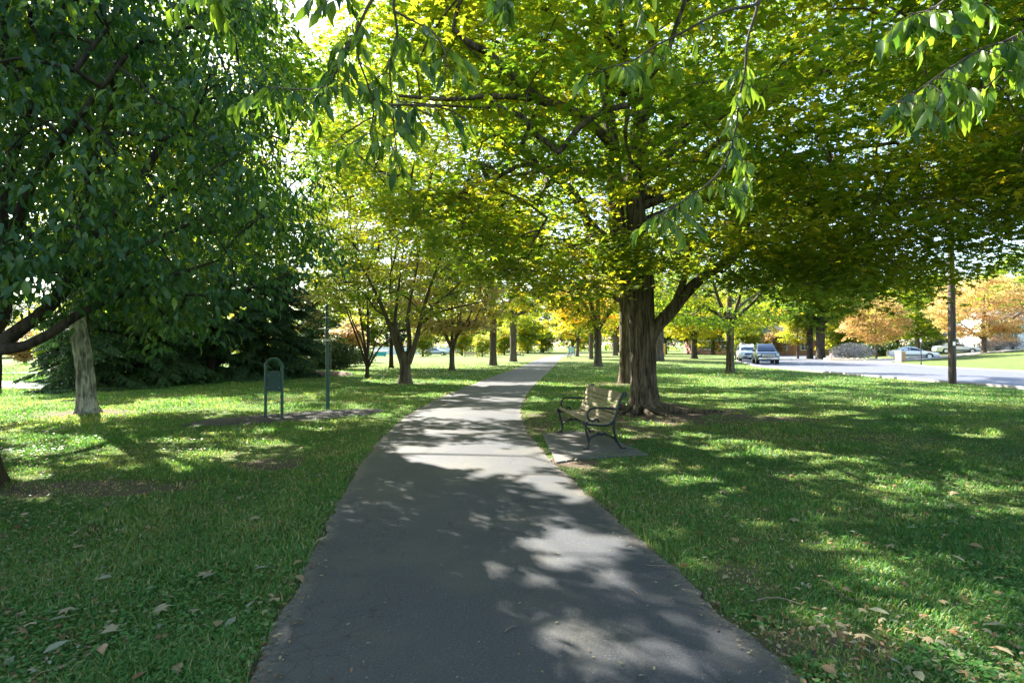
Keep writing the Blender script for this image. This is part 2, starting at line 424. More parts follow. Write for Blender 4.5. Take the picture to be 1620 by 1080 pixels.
# concrete apron, side street and driveway beyond the road
def patch(name, pts, mat, lift=.02, sub=.8, jag=0):
    pts = np.asarray(pts, float); lo, hi = pts.min(0), pts.max(0)
    import bmesh
    bm = bmesh.new(); vs_ = [bm.verts.new((p[0], p[1], 0)) for p in pts]; bm.faces.new(vs_)
    k = int(max((hi-lo).max()/sub, 1))
    for ax in (0, 1):
        for c in np.arange(lo[ax]+sub, hi[ax], sub):
            nn = (1, 0, 0) if ax == 0 else (0, 1, 0); co = (c, 0, 0) if ax == 0 else (0, c, 0)
            bmesh.ops.bisect_plane(bm, geom=list(bm.verts)+list(bm.edges)+list(bm.faces), plane_co=co, plane_no=nn)
    for v in bm.verts: v.co.z = Hs(v.co.x, v.co.y)+lift
    me = bpy.data.meshes.new(name); bm.to_mesh(me); bm.free(); me.materials.append(mat); return link(name, me)
M['concrete'] = plain('pale_concrete', (.40, .385, .35), .85, 0, .12, 2.2, .3)
M['pad'] = plain('bench_pad_concrete', (.12, .115, .105), .88, 0, .25, 5, .5)
padm = MB(); n_ = len(PAD); padm.add([(p[0], p[1], .0) for p in PAD]+[(p[0], p[1], .024) for p in PAD], [tuple(range(n_, 2*n_))]+[(i, (i+1) % n_, n_+(i+1) % n_, n_+i) for i in range(n_)])
tag(padm.build('bench_pad_pavement', M['pad']), kind='structure')
def mulch_sheet():
    a = np.arange(0, 2*np.pi, .045); V = [(MUL[0], MUL[1], .05)]; rs = (.25, .5, .75, .9, 1.0); ca, sa = math.cos(R(38)), math.sin(R(38))
    for k, r in enumerate(rs):
        for t in a:
            w = 1+.16*(float(fbm(np.cos(t)*2+5, np.sin(t)*2, 0, 6))-.5)*2
            u, v = 2.15*w*r*math.cos(t), .9*w*r*math.sin(t)
            x, y = MUL[0]+u*ca-v*sa, MUL[1]+u*sa+v*ca
            V.append((x, y, .035*(1-r**3)+.006+.012*float(noise(x*9, y*9, 0, 4))*(r < 1)))
    n = len(a); Ft = np.array([(0, 1+i, 1+(i+1) % n) for i in range(n)])
    Fq = np.array([(1+k*n+i, 1+(k+1)*n+i, 1+(k+1)*n+(i+1) % n, 1+k*n+(i+1) % n) for k in range(len(rs)-1) for i in range(n)])
    return np.array(V), [Ft, Fq]
def mulch_mat():
    k = NT('shredded_mulch'); v = k.coords((1, 1, 1)); n = k.noise(45, v, 6, .8); vo = k.n('ShaderNodeTexVoronoi'); vo.inputs['Scale'].default_value = 34; k.l(v, vo.inputs['Vector'])
    c = k.ramp(n, [(.3, (.012, .010, .012)), (.55, (.045, .038, .040)), (.75, (.15, .13, .12))])
    c = k.mix(.35, c, vo.outputs['Color'], 'OVERLAY'); hs = k.n('ShaderNodeHueSaturation'); hs.inputs['Saturation'].default_value = .25; k.l(c, hs.inputs['Color'])
    k.l(hs.outputs[0], k.b.inputs['Base Color']); k.b.inputs['Roughness'].default_value = .95; k.bump(n, 1.0, .04); return k.m
M['mulch'] = mulch_mat()
V, Fq = mulch_sheet(); tag(link('mulch_ground', mesh_np('mulch_ground', V, Fq, M['mulch'], True)), kind='structure')

# ------------------------------------------------------------------ where the sun comes through the canopy
# ground patches that the photo shows sunlit (gaps in the crowns along the sun's rays), by their place on the ground
LIT = [(772, 728, 116, 23), (700, 714, 75, 9), (845, 762, 45, 7), (905, 775, 40, 6), (945, 862, 62, 20), (905, 888, 40, 11), (990, 895, 40, 9), (985, 918, 30, 10), (765, 655, 105, 9), (735, 684, 70, 4),
       (810, 632, 60, 4), (885, 995, 18, 6), (867, 868, 16, 5), (932, 1004, 24, 8), (925, 1055, 32, 9), (1030, 1042, 34, 9), (1092, 1022, 26, 8), (1075, 985, 26, 8), (810, 984, 12, 6), (1000, 965, 26, 7), (880, 1025, 12, 5), (1105, 1062, 40, 9), (978, 1000, 18, 5), (1130, 1015, 30, 8), (812, 902, 16, 4), (852, 922, 20, 5),
       (790, 606, 70, 5), (150, 702, 48, 7), (50, 714, 40, 5), (330, 722, 46, 4), (270, 736, 66, 6), (225, 712, 50, 5), (40, 748, 34, 7), (25, 634, 60, 16), (105, 667, 40, 4), (30, 690, 50, 8), (255, 638, 15, 3), (290, 628, 20, 3),
       (345, 617, 24, 3), (430, 700, 30, 3), (600, 660, 26, 3), (575, 642, 26, 3), (700, 625, 40, 4), (650, 603, 90, 5), (400, 680, 25, 2), (180, 655, 40, 4),
       (905, 605, 95, 6), (1140, 607, 110, 6), (1120, 626, 80, 3), (1190, 640, 60, 3), (915, 737, 30, 8), (930, 755, 25, 4), (1140, 704, 70, 4), (1235, 716, 90, 5), (1330, 730, 60, 4), (1110, 690, 50, 3), (1300, 752, 80, 3), (1430, 758, 50, 5), (1500, 765, 60, 5), (1570, 780, 60, 7), (1160, 775, 30, 4), (1130, 790, 25, 4),
       (1004, 709, 12, 4), (968, 700, 8, 3), (1570, 688, 60, 4), (1300, 862, 50, 6), (1380, 872, 60, 4), (1280, 965, 40, 6), (1500, 970, 70, 7), (1560, 995, 60, 6), (1200, 838, 25, 5), (1400, 640, 60, 3), (1500, 630, 80, 3), (1330, 655, 50, 3), (1240, 660, 50, 2), (1080, 655, 30, 2), (1290, 620, 60, 3), (1010, 742, 40, 5), (1050, 735, 30, 4), (1100, 760, 40, 4), (1060, 672, 40, 4),
       (1400, 905, 40, 5), (1350, 990, 40, 5), (1010, 640, 60, 4), (1450, 600, 120, 5), (1340, 604, 60, 4)]
LITA = np.array(LIT, float)
DAP = [(1010, 900, 170, 90), (1040, 1030, 200, 60), (900, 770, 120, 30), (700, 690, 120, 40), (780, 630, 120, 14), (1250, 730, 300, 60), (1450, 780, 250, 50), (950, 745, 90, 30), (250, 715, 260, 30), (100, 650, 160, 30), (1380, 650, 300, 40), (1100, 700, 120, 60), (1400, 980, 200, 60), (1250, 860, 160, 40), (560, 650, 120, 30), (940, 700, 60, 30)]
def lit_ground(gx_, gy_):
    ok = gy_ > 2.0; y = np.where(ok, gy_, 2.0)
    py = 548+CAMH*F/y; px = 810+F*gx_/y
    s = (py-548)/80.0
    px = px+11*s**.5*(noise(gx_*2.2, gy_*2.2, 0, 31)-.5)*2+7*(noise(gx_*7, gy_*7, 0, 32)-.5)*2; py = py+4.0*s*(noise(gx_*2.6, gy_*2.6, 0, 33)-.5)*2
    m = np.zeros(len(px), bool)
    for cx, cy_, rx, ry in LITA:
        q = cy_-548; m |= ((px-cx)/(rx+.022*q))**2+((py-cy_)/(ry+3e-5*q*q))**2 < 1
    dap = (noise(gx_*8.5, gy_*8.5, 0, 51) > .68)
    for cx, cy_, rx, ry in DAP: m |= (((px-cx)/rx)**2+((py-cy_)/ry)**2 < 1)&dap
    m |= (noise(gx_*2.2, gy_*2.2, 0, 52) > .80)&(np.abs(gx_) > 1.6)&(gy_ > 8.5)
    return m & ok & (py < 1300)
def sun_keep(Pn):                            # leaves that do not stand in one of the sunlit gaps
    t = Pn[:, 2]/SUN.z; g = Pn[:, :2]-t[:, None]*np.array([SUN.x, SUN.y])
    m = lit_ground(g[:, 0], g[:, 1])
    return ~(m & (rng.random(len(m)) < .995))

# ------------------------------------------------------------------ leaves
def fold(v, f): return np.array(v, float), np.array(f, int)
T_MAPLE = fold([(0, .36, .05), (0, 1, -.10), (.15, .66, .0), (.48, .80, -.10), (.25, .46, .02), (.50, .20, -.10), (.12, .13, .0), (-.12, .13, .0), (-.50, .20, -.10), (-.25, .46, .02), (-.48, .80, -.10), (-.15, .66, .0)],
               [(0, i, i % 11+1) for i in range(1, 12)])
T_MAPLE2 = fold([(0, .36, .05), (0, 1, -.10), (.46, .72, -.08), (.46, .2, -.08), (0, .05, 0), (-.46, .2, -.08), (-.46, .72, -.08)], [(1, 0, 2), (2, 0, 3), (3, 0, 4), (4, 0, 5), (5, 0, 6), (6, 0, 1)])
T_MAPLE2 = fold([(0, 1, -.10), (.13, .62, .02), (.50, .72, -.08), (.22, .42, .03), (.42, .1, -.08), (0, .15, .03), (-.42, .1, -.08), (-.22, .42, .03), (-.50, .72, -.08), (-.13, .62, .02)],
                [(0, 9, 1), (1, 3, 2), (3, 5, 4), (5, 7, 6), (7, 9, 8), (1, 9, 7), (1, 7, 3), (3, 7, 5)])
T_CHERRY = fold([(0, 0, 0), (.17, .25, .05), (0, .28, 0), (-.17, .25, .05), (.21, .55, .02), (0, .58, -.05), (-.21, .55, .02), (.10, .82, -.09), (0, .84, -.13), (-.10, .82, -.09), (0, 1.05, -.26)],
                [(0, 1, 2), (0, 2, 3), (2, 1, 4), (2, 4, 5), (3, 2, 5), (3, 5, 6), (5, 4, 7), (5, 7, 8), (6, 5, 8), (6, 8, 9), (8, 7, 10), (9, 8, 10)])
T_OVAL = fold([(0, 0, 0), (.24, .35, .05), (.20, .68, .0), (0, 1, -.1), (-.20, .68, .0), (-.24, .35, .05), (0, .5, -.03)], [(0, 1, 6), (1, 2, 6), (2, 3, 6), (3, 4, 6), (4, 5, 6), (5, 0, 6)])
T_DIAM = fold([(0, 0, 0), (.36, .5, .08), (0, 1, -.05), (-.36, .5, .08)], [(0, 1, 2), (0, 2, 3)])
T_NEED = fold([(-.12, 0, 0), (.12, 0, 0), (.02, 1, -.1), (-.02, 1, -.1)], [(0, 1, 2), (0, 2, 3)])

def leaf_mesh(name, T, pos, axis, normal, size, tint, mat, width=1.0):
    tv, tf = T; n = len(pos)
    a = axis/(np.linalg.norm(axis, axis=1)[:, None]+1e-9)
    nn = normal-a*(normal*a).sum(1)[:, None]; nn /= np.linalg.norm(nn, axis=1)[:, None]+1e-9
    s = np.cross(a, nn); k = len(tv)
    w = np.broadcast_to(np.asarray(width, float), (n,))
    V = (pos[:, None, :]+size[:, None, None]*(tv[None, :, 0:1]*w[:, None, None]*s[:, None, :]+tv[None, :, 1:2]*a[:, None, :]+tv[None, :, 2:3]*nn[:, None, :]))
    Fi = (tf[None, :, :]+(np.arange(n)*k)[:, None, None]).reshape(-1, 3)
    return mesh_np(name, V.reshape(-1, 3), Fi, mat, False, {'tint': np.repeat(np.clip(tint, 0, 1), k)})
def rvec(n):
    v = rng.normal(size=(n, 3)); return v/np.linalg.norm(v, axis=1)[:, None]

# ------------------------------------------------------------------ skeleton of a tree
def skeleton(mains, targets, seg=.45, r0=.006, up=.25):
    """mains: list of (points, radii), fixed. targets (n,3): where leaf clusters sit. -> list of (pts, radii) for the branchwork."""
    N = len(targets); cap = 20000
    Pn = np.empty((cap, 3)); par = np.full(cap, -1); fix = np.zeros(cap, bool); fr = np.zeros(cap); cnt = np.zeros(cap); m = 0
    for pts, rad in mains:
        for p, r in zip(pts, rad): Pn[m] = p; fix[m] = True; fr[m] = r; m += 1
    d0 = np.array([np.min(np.linalg.norm(Pn[:m]-t, axis=1)) for t in targets]); order = np.argsort(d0); br = []
    for i in order:
        t = targets[i]; dv_ = t-Pn[:m]; d = np.linalg.norm(dv_, axis=1)
        cost = d+.35*np.maximum(0, -dv_[:, 2])+np.where(fix[:m], .1, 0)
        j = int(cost.argmin()); L = d[j]
        if L < .05: continue
        n = max(2, int(math.ceil(L/seg))); s0 = Pn[j]; ids = [j]
        mid = s0*.5+t*.5+np.array([0, 0, up*L*.5])+rng.normal(size=3)*L*.07
        for q in range(1, n+1):
            u = q/n; p = (1-u)**2*s0+2*u*(1-u)*mid+u*u*t+(rng.normal(size=3)*.02*L if q < n else 0)
            if m >= cap: break
            Pn[m] = p; par[m] = ids[-1]; ids.append(m); m += 1
        br.append(ids); k = ids[-1]
        while k >= 0 and not fix[k]: cnt[k] += 1; k = par[k]
    out = []
    for ids in br:
        rr = np.array([r0*max(cnt[k], 1)**.5 for k in ids])
        rr[0] = min(rr[1]*1.25, fr[ids[0]]*.8) if fix[ids[0]] else rr[1]
        out.append((Pn[ids], rr))
    return out
def tubes_mesh(name, brs, mat, sides=6, smooth=True):
    Vs, Fs, b = [], [], 0
    for pts, rad in brs:
        v, f = tube_np(pts, rad, sides, False); Vs.append(np.array(v)); Fs.append(np.array(f)+b); b += len(v)
    return mesh_np(name, np.concatenate(Vs), np.concatenate(Fs), mat, smooth)
def trunk_mesh(name, pts, rad, mat, sides=28, rows=50, furrow=.03, fr_scale=9.0, flare=None, seed=1, zsc=.8):
    c = spline(np.column_stack([pts, rad]), rows); t = np.gradient(c[:, :3], axis=0); t /= np.linalg.norm(t, axis=1)[:, None]
    u = np.array([1.0, 0, 0]); a = np.arange(sides)*2*np.pi/sides; V = np.empty((rows*sides, 3)); z0 = c[0, 2]
    for i in range(rows):
        u = u-t[i]*np.dot(u, t[i]); u /= np.linalg.norm(u); w = np.cross(t[i], u); r = c[i, 3]; hh = c[i, 2]-z0
        rr = np.full(sides, r)
        if flare:
            amp, hgt, lobes, ph = flare
            k = math.exp(-max(hh, 0)/hgt); lob = .5+.5*np.cos(a*lobes+ph+.9*np.sin(a*2+seed)); rr = rr*(1+amp*k*(.22+.78*lob**1.4))
        q = fbm(np.cos(a)*fr_scale*.5+seed*3, np.sin(a)*fr_scale*.5, c[i, 2]*zsc, seed, 3)
        ridge = 1-np.abs(2*q-1)*2
        rr = rr+furrow*(ridge-.55)*min(1, r/.2)+r*.06*(noise(np.cos(a)*1.2+seed, np.sin(a)*1.2, c[i, 2]*.8, seed+5)-.5)*2
        V[i*sides:(i+1)*sides] = c[i, :3]+rr[:, None]*(np.cos(a)[:, None]*u-np.sin(a)[:, None]*w*-1)
    id_ = np.arange(rows*sides).reshape(rows, sides); nxt = np.roll(id_, -1, axis=1)
    Fq = np.stack([id_[:-1].ravel(), nxt[:-1].ravel(), nxt[1:].ravel(), id_[1:].ravel()], 1)
    return mesh_np(name, V, Fq, mat, True)

def envelope(c, r, n, shell=.55, flat_bottom=None, seed=0, rough=.35, cond=None, power=2.0):
    """n random cluster centres in a lumpy ellipsoid, mostly toward its shell."""
    out = []; c = np.array(c, float); r = np.array(r, float); tries = 0
    while len(out) < n and tries < 400:
        tries += 1
        d = rvec(n); u = rng.random(n)
        k = np.where(rng.random(n) < shell, .78+.22*u, u**(1/3.0))
        lum = 1+rough*(fbm(d[:, 0]*2.2+seed, d[:, 1]*2.2, d[:, 2]*2.2, seed)-.5)*2
        p = c+d*r*(k*lum)[:, None]
        if flat_bottom is not None:
            fb = flat_bottom+.5*(noise(p[:, 0]*.5, p[:, 1]*.5, 0, seed+3)-.5)*2
            low = p[:, 2] < fb; p[low, 2] = fb[low]+rng.random(low.sum())*.5
        if cond is not None: p = p[cond(p)]
        out += list(p)
    return np.array(out[:n])

def cluster_leaves(cen, per, rad, thick, size, T, mat, name, droop=.2, tint=(.3, .12), crownc=None, tiltn=.35, down=False, tfun=None, sun=True, width=1.0, jit=.25):
    n = len(cen)*per; ci = np.repeat(np.arange(len(cen)), per)
    rc = rad*(.7+.6*rng.random(len(cen)))
    a = rng.random(n)*2*np.pi; rr = np.sqrt(rng.random(n))*rc[ci]
    off = np.stack([np.cos(a)*rr, np.sin(a)*rr, (rng.random(n)-.5)*thick*2-droop*rr*rr/np.maximum(rc[ci], .01)], 1)
    # every cluster is a tilted spray
    tl = rng.normal(size=(len(cen), 2))*.22
    off[:, 2] += off[:, 0]*tl[ci, 0]+off[:, 1]*tl[ci, 1]
    pos = cen[ci]+off
    if sun:
        k = sun_keep(pos); pos, ci, off = pos[k], ci[k], off[k]; n = len(pos)
    outw = np.column_stack([off[:, 0], off[:, 1], np.zeros(n)]); outw /= np.linalg.norm(outw, axis=1)[:, None]+1e-6
    if down:
        ax = np.column_stack([outw[:, :2]*.55, -np.ones(n)*(.75)])+rvec(n)*.6
        nm_ = outw+rvec(n)*.5+np.array([0, 0, .35])
    else:
        ax = outw+rvec(n)*.45+np.array([0, 0, -.25]); nm_ = np.array([0, 0, 1.0])+rvec(n)*tiltn*1.3
    sz = size*(1+jit*rng.normal(size=n)).clip(.45, 1.6)
    ct = rng.normal(size=len(cen))*tint[1]
    tt = tint[0]+ct[ci]+rng.normal(size=n)*tint[1]*.5
    if tfun is not None: tt = tt+tfun(pos)
    return leaf_mesh(name, T, pos, ax, nm_, sz, tt, mat, width)

def build_tree(name, label, cat, base, trunk, limbs, crown_kw, leaf_kw, barkm, group=None, trunk_kw=None, twig_sides=5, r0=.006, extra_targets=None, crown_at=None, twigm=None):
    """trunk, limbs: (points, radii) relative to base. Crown targets in place coordinates relative to base."""
    b = np.array([base[0], base[1], base[2] if len(base) > 2 else Hs(base[0], base[1])], float)
    t = thing(name, label, cat, b, 0, group)
    tk = dict(sides=24, rows=40, furrow=.02); tk.update(trunk_kw or {})
    tp, tr_ = np.array(trunk[0], float), np.array(trunk[1], float)
    link('trunk', trunk_mesh('trunk', tp, tr_, barkm, **tk), t)
    mains = []; c = spline(np.column_stack([tp, tr_]), 40); mains.append((c[8:, :3], c[8:, 3]))
    for lp, lr in limbs:
        lp, lr = np.array(lp, float), np.array(lr, float)
        link('limb', trunk_mesh('limb', lp, lr, barkm, sides=14, rows=26, furrow=.012, fr_scale=6, seed=random.randint(1, 99), zsc=1.2), t)
        c = spline(np.column_stack([lp, lr]), 26); mains.append((c[3:, :3], c[3:, 3]))
    kw = dict(crown_kw); n = kw.pop('n')
    cen = envelope(n=n, **kw) if 'c' in kw else kw['targets']
    if extra_targets is not None: cen = np.vstack([cen, extra_targets])
    if leaf_kw.get('sun', True): cen = cen[sun_keep(cen+b)]      # no twigs where the crown has its gaps
    brs = skeleton(mains, cen, r0=r0)
    lk = dict(leaf_kw)
    lv0 = cen+b
    me = cluster_leaves(lv0, name='crown', **lk)
    me.vertices.foreach_get  # noqa
    co = np.empty(len(me.vertices)*3, np.float32); me.vertices.foreach_get('co', co); co = co.reshape(-1, 3)-b.astype(np.float32); me.vertices.foreach_set('co', co.ravel()); me.update()
    cr = link('crown', me, t)
    link('branchwork', tubes_mesh('branchwork', brs, twigm or barkm, twig_sides), cr)
    return t

# ------------------------------------------------------------------ the big maple by the path
def rel(pts, b):                             # (px, py, depth, radius) -> relative points and radii
    q = np.array([P(a, c, d) for a, c, d, r in pts])-np.array([b[0], b[1], 0]); return q, [r for a, c, d, r in pts]
def ray(b, az, el0, L, r0_, z0, bend=.25, start=(0, 0)):
    a = R(az); n = 5; s = np.linspace(0, 1, n)
    p = np.stack([start[0]+np.sin(a)*L*s, start[1]+np.cos(a)*L*s, z0+L*(math.tan(R(el0))*s-bend*s*s)], 1)
    p[1:] += rng.normal(size=(n-1, 3))*L*.02
    return p, list(np.linspace(r0_, r0_*.25, n))
def autumn(pos, sc_=.25, amp=.35, seed=3): return amp*(noise(pos[:, 0]*sc_, pos[:, 1]*sc_, pos[:, 2]*sc_, seed)-.5)*2

bC = (3.15, 13.9, 0.0)
limbsC = [rel([(1022, 548, 13.9, .22), (1034, 522, 13.8, .17), (1060, 494, 13.7, .155), (1086, 463, 13.6, .14), (1112, 438, 13.5, .125), (1144, 417, 13.3, .11), (1166, 384, 13.1, .095), (1190, 340, 12.8, .08), (1235, 290, 12.2, .06), (1300, 250, 11.6, .04)], bC),
          rel([(1062, 490, 13.7, .09), (1072, 468, 13.6, .08), (1082, 442, 13.4, .07), (1088, 410, 13.2, .05), (1096, 370, 13, .03)], bC),
          ([(-.15, 0, 3.0), (-.45, 0, 3.9), (-.62, 0, 5.0), (-.66, .1, 6.4), (-.9, .2, 8.4), (-1.2, .4, 11)], [.27, .22, .19, .17, .12, .05]),
          ([(.02, 0, 3.0), (-.02, -.05, 3.9), (-.12, 0, 5.0), (-.05, .1, 6.6), (.3, .2, 8.8), (.6, .3, 11.6)], [.33, .26, .23, .20, .14, .05]),
          rel([(975, 395, 13.7, .12), (946, 366, 13.4, .10), (925, 340, 13.1, .085), (905, 308, 12.7, .07), (870, 275, 12.2, .05), (820, 250, 11.5, .03)], bC),
          rel([(958, 372, 13.4, .07), (932, 352, 13.3, .075), (922, 322, 13.2, .06), (900, 290, 13, .04)], bC),
          rel([(975, 235, 13.8, .12), (930, 190, 12.0, .10), (892, 168, 10.2, .085), (856, 157, 9.0, .075), (815, 122, 8.6, .065), (775, 84, 8.4, .055), (745, 68, 8.3, .05), (716, 44, 8.2, .035)], bC),
          rel([(858, 158, 9.0, .05), (815, 152, 8.6, .045), (760, 152, 8.4, .04), (700, 156, 8.2, .03), (630, 150, 8.0, .018)], bC),
          rel([(765, 152, 8.4, .025), (790, 168, 8.2, .02), (700, 166, 8.2, .016), (640, 160, 8.0, .01)], bC),
          rel([(1000, 300, 13.9, .14), (1060, 240, 13, .11), (1130, 190, 12, .09), (1220, 140, 11, .06), (1320, 100, 10, .04)], bC),
          rel([(1005, 330, 13.9, .12), (1080, 300, 13.6, .10), (1180, 262, 13.2, .085), (1300, 240, 12.8, .06), (1420, 225, 12.4, .035)], bC),
          rel([(985, 150, 14, .12), (930, 95, 12.8, .10), (895, 50, 12, .085), (860, 10, 11, .06)], bC),
          rel([(1003, 160, 14, .13), (990, 95, 13, .10), (960, 50, 12, .09), (920, -20, 11, .06)], bC),
          ray(bC, 20, 28, 6.5, .12, 5.0), ray(bC, -35, 28, 6.5, .12, 5.5), ray(bC, 75, 24, 7.5, .13, 4.6), ray(bC, 140, 26, 7.5, .12, 5.2), ray(bC, 115, 22, 8.0, .12, 6.4), ray(bC, -160, 30, 6.0, .10, 6.8)]
def condC(p):                                # crown outline of the maple, relative to its base
    w = p+np.array(bC); px = 810+F*w[:, 0]/np.maximum(w[:, 1], 1); py = 548-F*(w[:, 2]-CAMH)/np.maximum(w[:, 1], 1)
    low = np.interp(px, [500, 640, 720, 800, 900, 960, 1040, 1120, 1180, 1260, 1400, 1480, 1520, 1620, 2000], [330, 350, 400, 455, 475, 432, 425, 425, 455, 480, 490, 500, 450, 425, 400])
    ok = (w[:, 1] > 5.2)&(py < low)&(px > 430+np.maximum(0, py-120)*.75)
    tr = (np.abs(w[:, 0]-3.0) < 1.0)&(w[:, 1] < 13.6)&(py > 300)&(py < 362)&(rng.random(len(p)) < .8)   # the forks show through here
    return ok & ~tr & (w[:, 2] > 2.5)
def skirt(n, x0, x1, y0, y1, d0, d1):           # low boughs round the crown's rim
    q = []
    while len(q) < n:
        px, d = rng.uniform(x0, x1), rng.uniform(d0, d1); top = np.interp(px, [x0, x1], [y0, y0]); py = rng.uniform(top, y1(px) if callable(y1) else y1); w = P(px, py, d)-np.array(bC)
        if math.hypot(w[0], w[1]) > 1.2: q.append(w)
    return q
exC = np.array(skirt(125, 1090, 1660, 260, lambda x: np.interp(x, [1090, 1200, 1300, 1480, 1520, 1660], [395, 440, 462, 478, 425, 405]), 8.5, 14)+skirt(150, 640, 950, 300, lambda x: np.interp(x, [640, 720, 800, 950], [340, 400, 440, 455]), 9.5, 13.2)+skirt(26, 930, 1075, 372, 425, 11.3, 12.8))
tC = build_tree('maple_tree', 'large old maple with furrowed brown trunk and spreading right limb behind the bench', 'tree', bC,
    ([(0.08, 0, -.1), (.08, 0, .25), (.06, 0, .9), (.05, 0, 1.6), (.0, 0, 2.4), (-.07, 0, 3.1), (-.18, 0, 3.5)], [.37, .335, .30, .29, .30, .34, .27]),
    limbsC, dict(c=(1.3, -.2, 8.0), r=(8.6, 8.2, 6.3), n=2500, shell=.5, flat_bottom=2.9, seed=2, cond=condC),
    dict(per=84, rad=.78, thick=.13, size=.132, T=T_MAPLE2, mat=M['maple'], tint=(.38, .12), droop=.18, tfun=lambda p: autumn(p, .3, .12)),
    M['bark'], extra_targets=exC, trunk_kw=dict(sides=110, rows=150, furrow=.040, fr_scale=13, flare=(1.1, .19, 6, .6), seed=4, zsc=1.0))
# surface roots running out from the flare
for a, L, r0_ in ((-160, 1.3, .10), (-120, 1.0, .09), (-85, 1.2, .10), (-50, 1.1, .08), (-20, 1.9, .12), (5, 2.3, .13), (40, 1.4, .1), (-138, .9, .07), (-65, 1.5, .06)):
    a = R(a); n = 9; s = np.linspace(0, 1, n); w = np.cumsum(rng.normal(size=n))*.05
    pr = np.stack([np.cos(a)*(.35+L*s)-np.sin(a)*w, np.sin(a)*(.35+L*s)+np.cos(a)*w, .13*(1-s)**2.2+.015-.06*s], 1)
    link('root', tubes_mesh('root', [(pr, np.linspace(r0_, .02, n)*(1+.2*rng.normal(size=n).clip(-1, 1)))], M['bark'], 10), tC)

# ------------------------------------------------------------------ maple whose trunk is out of the frame to the right
bR = (14.8, 9.5, 0.0)
build_tree('maple_tree', 'maple canopy reaching in from the right edge above the utility pole', 'tree', bR,
    ([(0, 0, -.1), (0, 0, 1), (-.1, 0, 2.6), (-.2, .1, 4.5), (-.1, .1, 9)], [.42, .34, .31, .24, .08]),
    [ray(bR, a, e, L, .12, z) for a, e, L, z in ((-80, 25, 6.5, 3.4), (-40, 28, 6, 4), (10, 25, 5, 4.2), (80, 30, 5, 4), (150, 30, 5, 4.4), (-120, 28, 6, 4.6), (-60, 45, 6, 5.5))],
    dict(c=(-.6, .8, 7.2), r=(6.8, 6.8, 4.9), n=1200, shell=.5, flat_bottom=3.1, seed=12, cond=lambda p: (548-F*(p[:, 2]-CAMH)/np.maximum(p[:, 1]+9.5, 1) < 420)),
    dict(per=52, rad=.78, thick=.12, size=.135, T=T_MAPLE2, mat=M['maple'], tint=(.42, .12), tfun=lambda p: autumn(p, .3, .25, 5)),
    M['bark'], trunk_kw=dict(flare=(.8, .3, 6, 0)))

# ------------------------------------------------------------------ dark cherry at the left edge
bA = (-6.2, 6.5, 0.0)
limbsA = [rel([(-40, 560, 6.4, .14), (0, 543, 6.3, .085), (40, 515, 6.2, .072), (76, 487, 6.1, .064), (108, 445, 6.0, .065), (126, 390, 6.0, .055), (130, 320, 6.0, .045), (150, 240, 5.8, .03), (180, 150, 5.6, .015)], bA),
          rel([(-10, 552, 6.3, .08), (30, 549, 6.2, .055), (60, 538, 6.15, .050), (92, 519, 6.1, .046), (122, 499, 6.1, .045), (180, 470, 6.2, .035), (260, 440, 6.3, .025), (350, 410, 6.5, .012)], bA),
          rel([(-30, 540, 6.5, .10), (2, 500, 6.5, .08), (5, 430, 6.5, .07), (0, 340, 6.5, .06), (20, 240, 6.5, .05), (60, 120, 6.5, .035), (100, 0, 6.5, .02)], bA),
          rel([(126, 395, 6.0, .045), (170, 350, 6.3, .04), (215, 290, 6.8, .035), (250, 230, 7.2, .028), (300, 170, 7.6, .02), (360, 110, 8, .01)], bA),
          rel([(108, 445, 6.0, .04), (160, 420, 6.4, .036), (230, 385, 7, .03), (310, 350, 7.6, .022), (400, 320, 8.2, .012)], bA),
          ray(bA, -30, 35, 4, .08, 1.8), ray(bA, -90, 35, 3.6, .08, 1.8), ray(bA, -150, 38, 3.4, .08, 1.7), ray(bA, 10, 42, 4.5, .08, 2.0), ray(bA, 120, 40, 3.4, .07, 2.0)]
def condA(p):
    w = p+np.array(bA); y = np.maximum(w[:, 1], .5); px = 810+F*w[:, 0]/y; py = 548-F*(w[:, 2]-CAMH)/y
    mx = np.interp(py, [-400, 0, 100, 200, 300, 400, 450, 490, 520], [400, 415, 430, 450, 500, 525, 500, 440, 330])
    low = np.interp(px, [-400, 0, 60, 130, 150, 220, 300, 330, 420, 500], [455, 455, 430, 470, 482, 470, 475, 440, 425, 405])
    return (px < mx+12*rng.normal(size=len(p)))&(py < low)&(w[:, 1] > 3.9)
exA = np.array([P(a, c, d) for a, c, d in ((235, 480, 6.4), (262, 500, 6.4), (285, 490, 6.3), (295, 510, 6.5), (262, 520, 6.5), (300, 490, 6.2), (330, 470, 6.2), (400, 455, 6.4), (445, 440, 6.8), (480, 420, 7.2), (520, 395, 7.5), (540, 380, 7.6), (30, 410, 4.6), (15, 430, 4.7), (60, 400, 4.8), (105, 400, 5), (0, 400, 4.5),
       (245, 430, 5.6), (370, 440, 6), (200, 440, 5.8), (160, 450, 5.9))])-np.array([bA[0], bA[1], 0])
build_tree('cherry_tree', 'dark leafy cherry at the left edge with low forking limbs', 'tree', bA,
    ([(0, 0, -.1), (.02, 0, .4), (.05, 0, .9), (.1, 0, 1.4), (.15, -.05, 1.9)], [.30, .24, .21, .2, .13]), limbsA,
    dict(c=(.2, 1.1, 5.0), r=(4.4, 4.6, 4.1), n=1600, shell=.55, flat_bottom=1.9, seed=21, cond=condA),
    dict(per=64, rad=.45, thick=.2, size=.086, T=T_CHERRY, mat=M['cherry'], jit=.32, tint=(.42, .32), down=True, droop=.25, width=1.0),
    M['bark_dark'], trunk_kw=dict(flare=(.7, .25, 5, 0), furrow=.01), r0=.0042, extra_targets=exA)

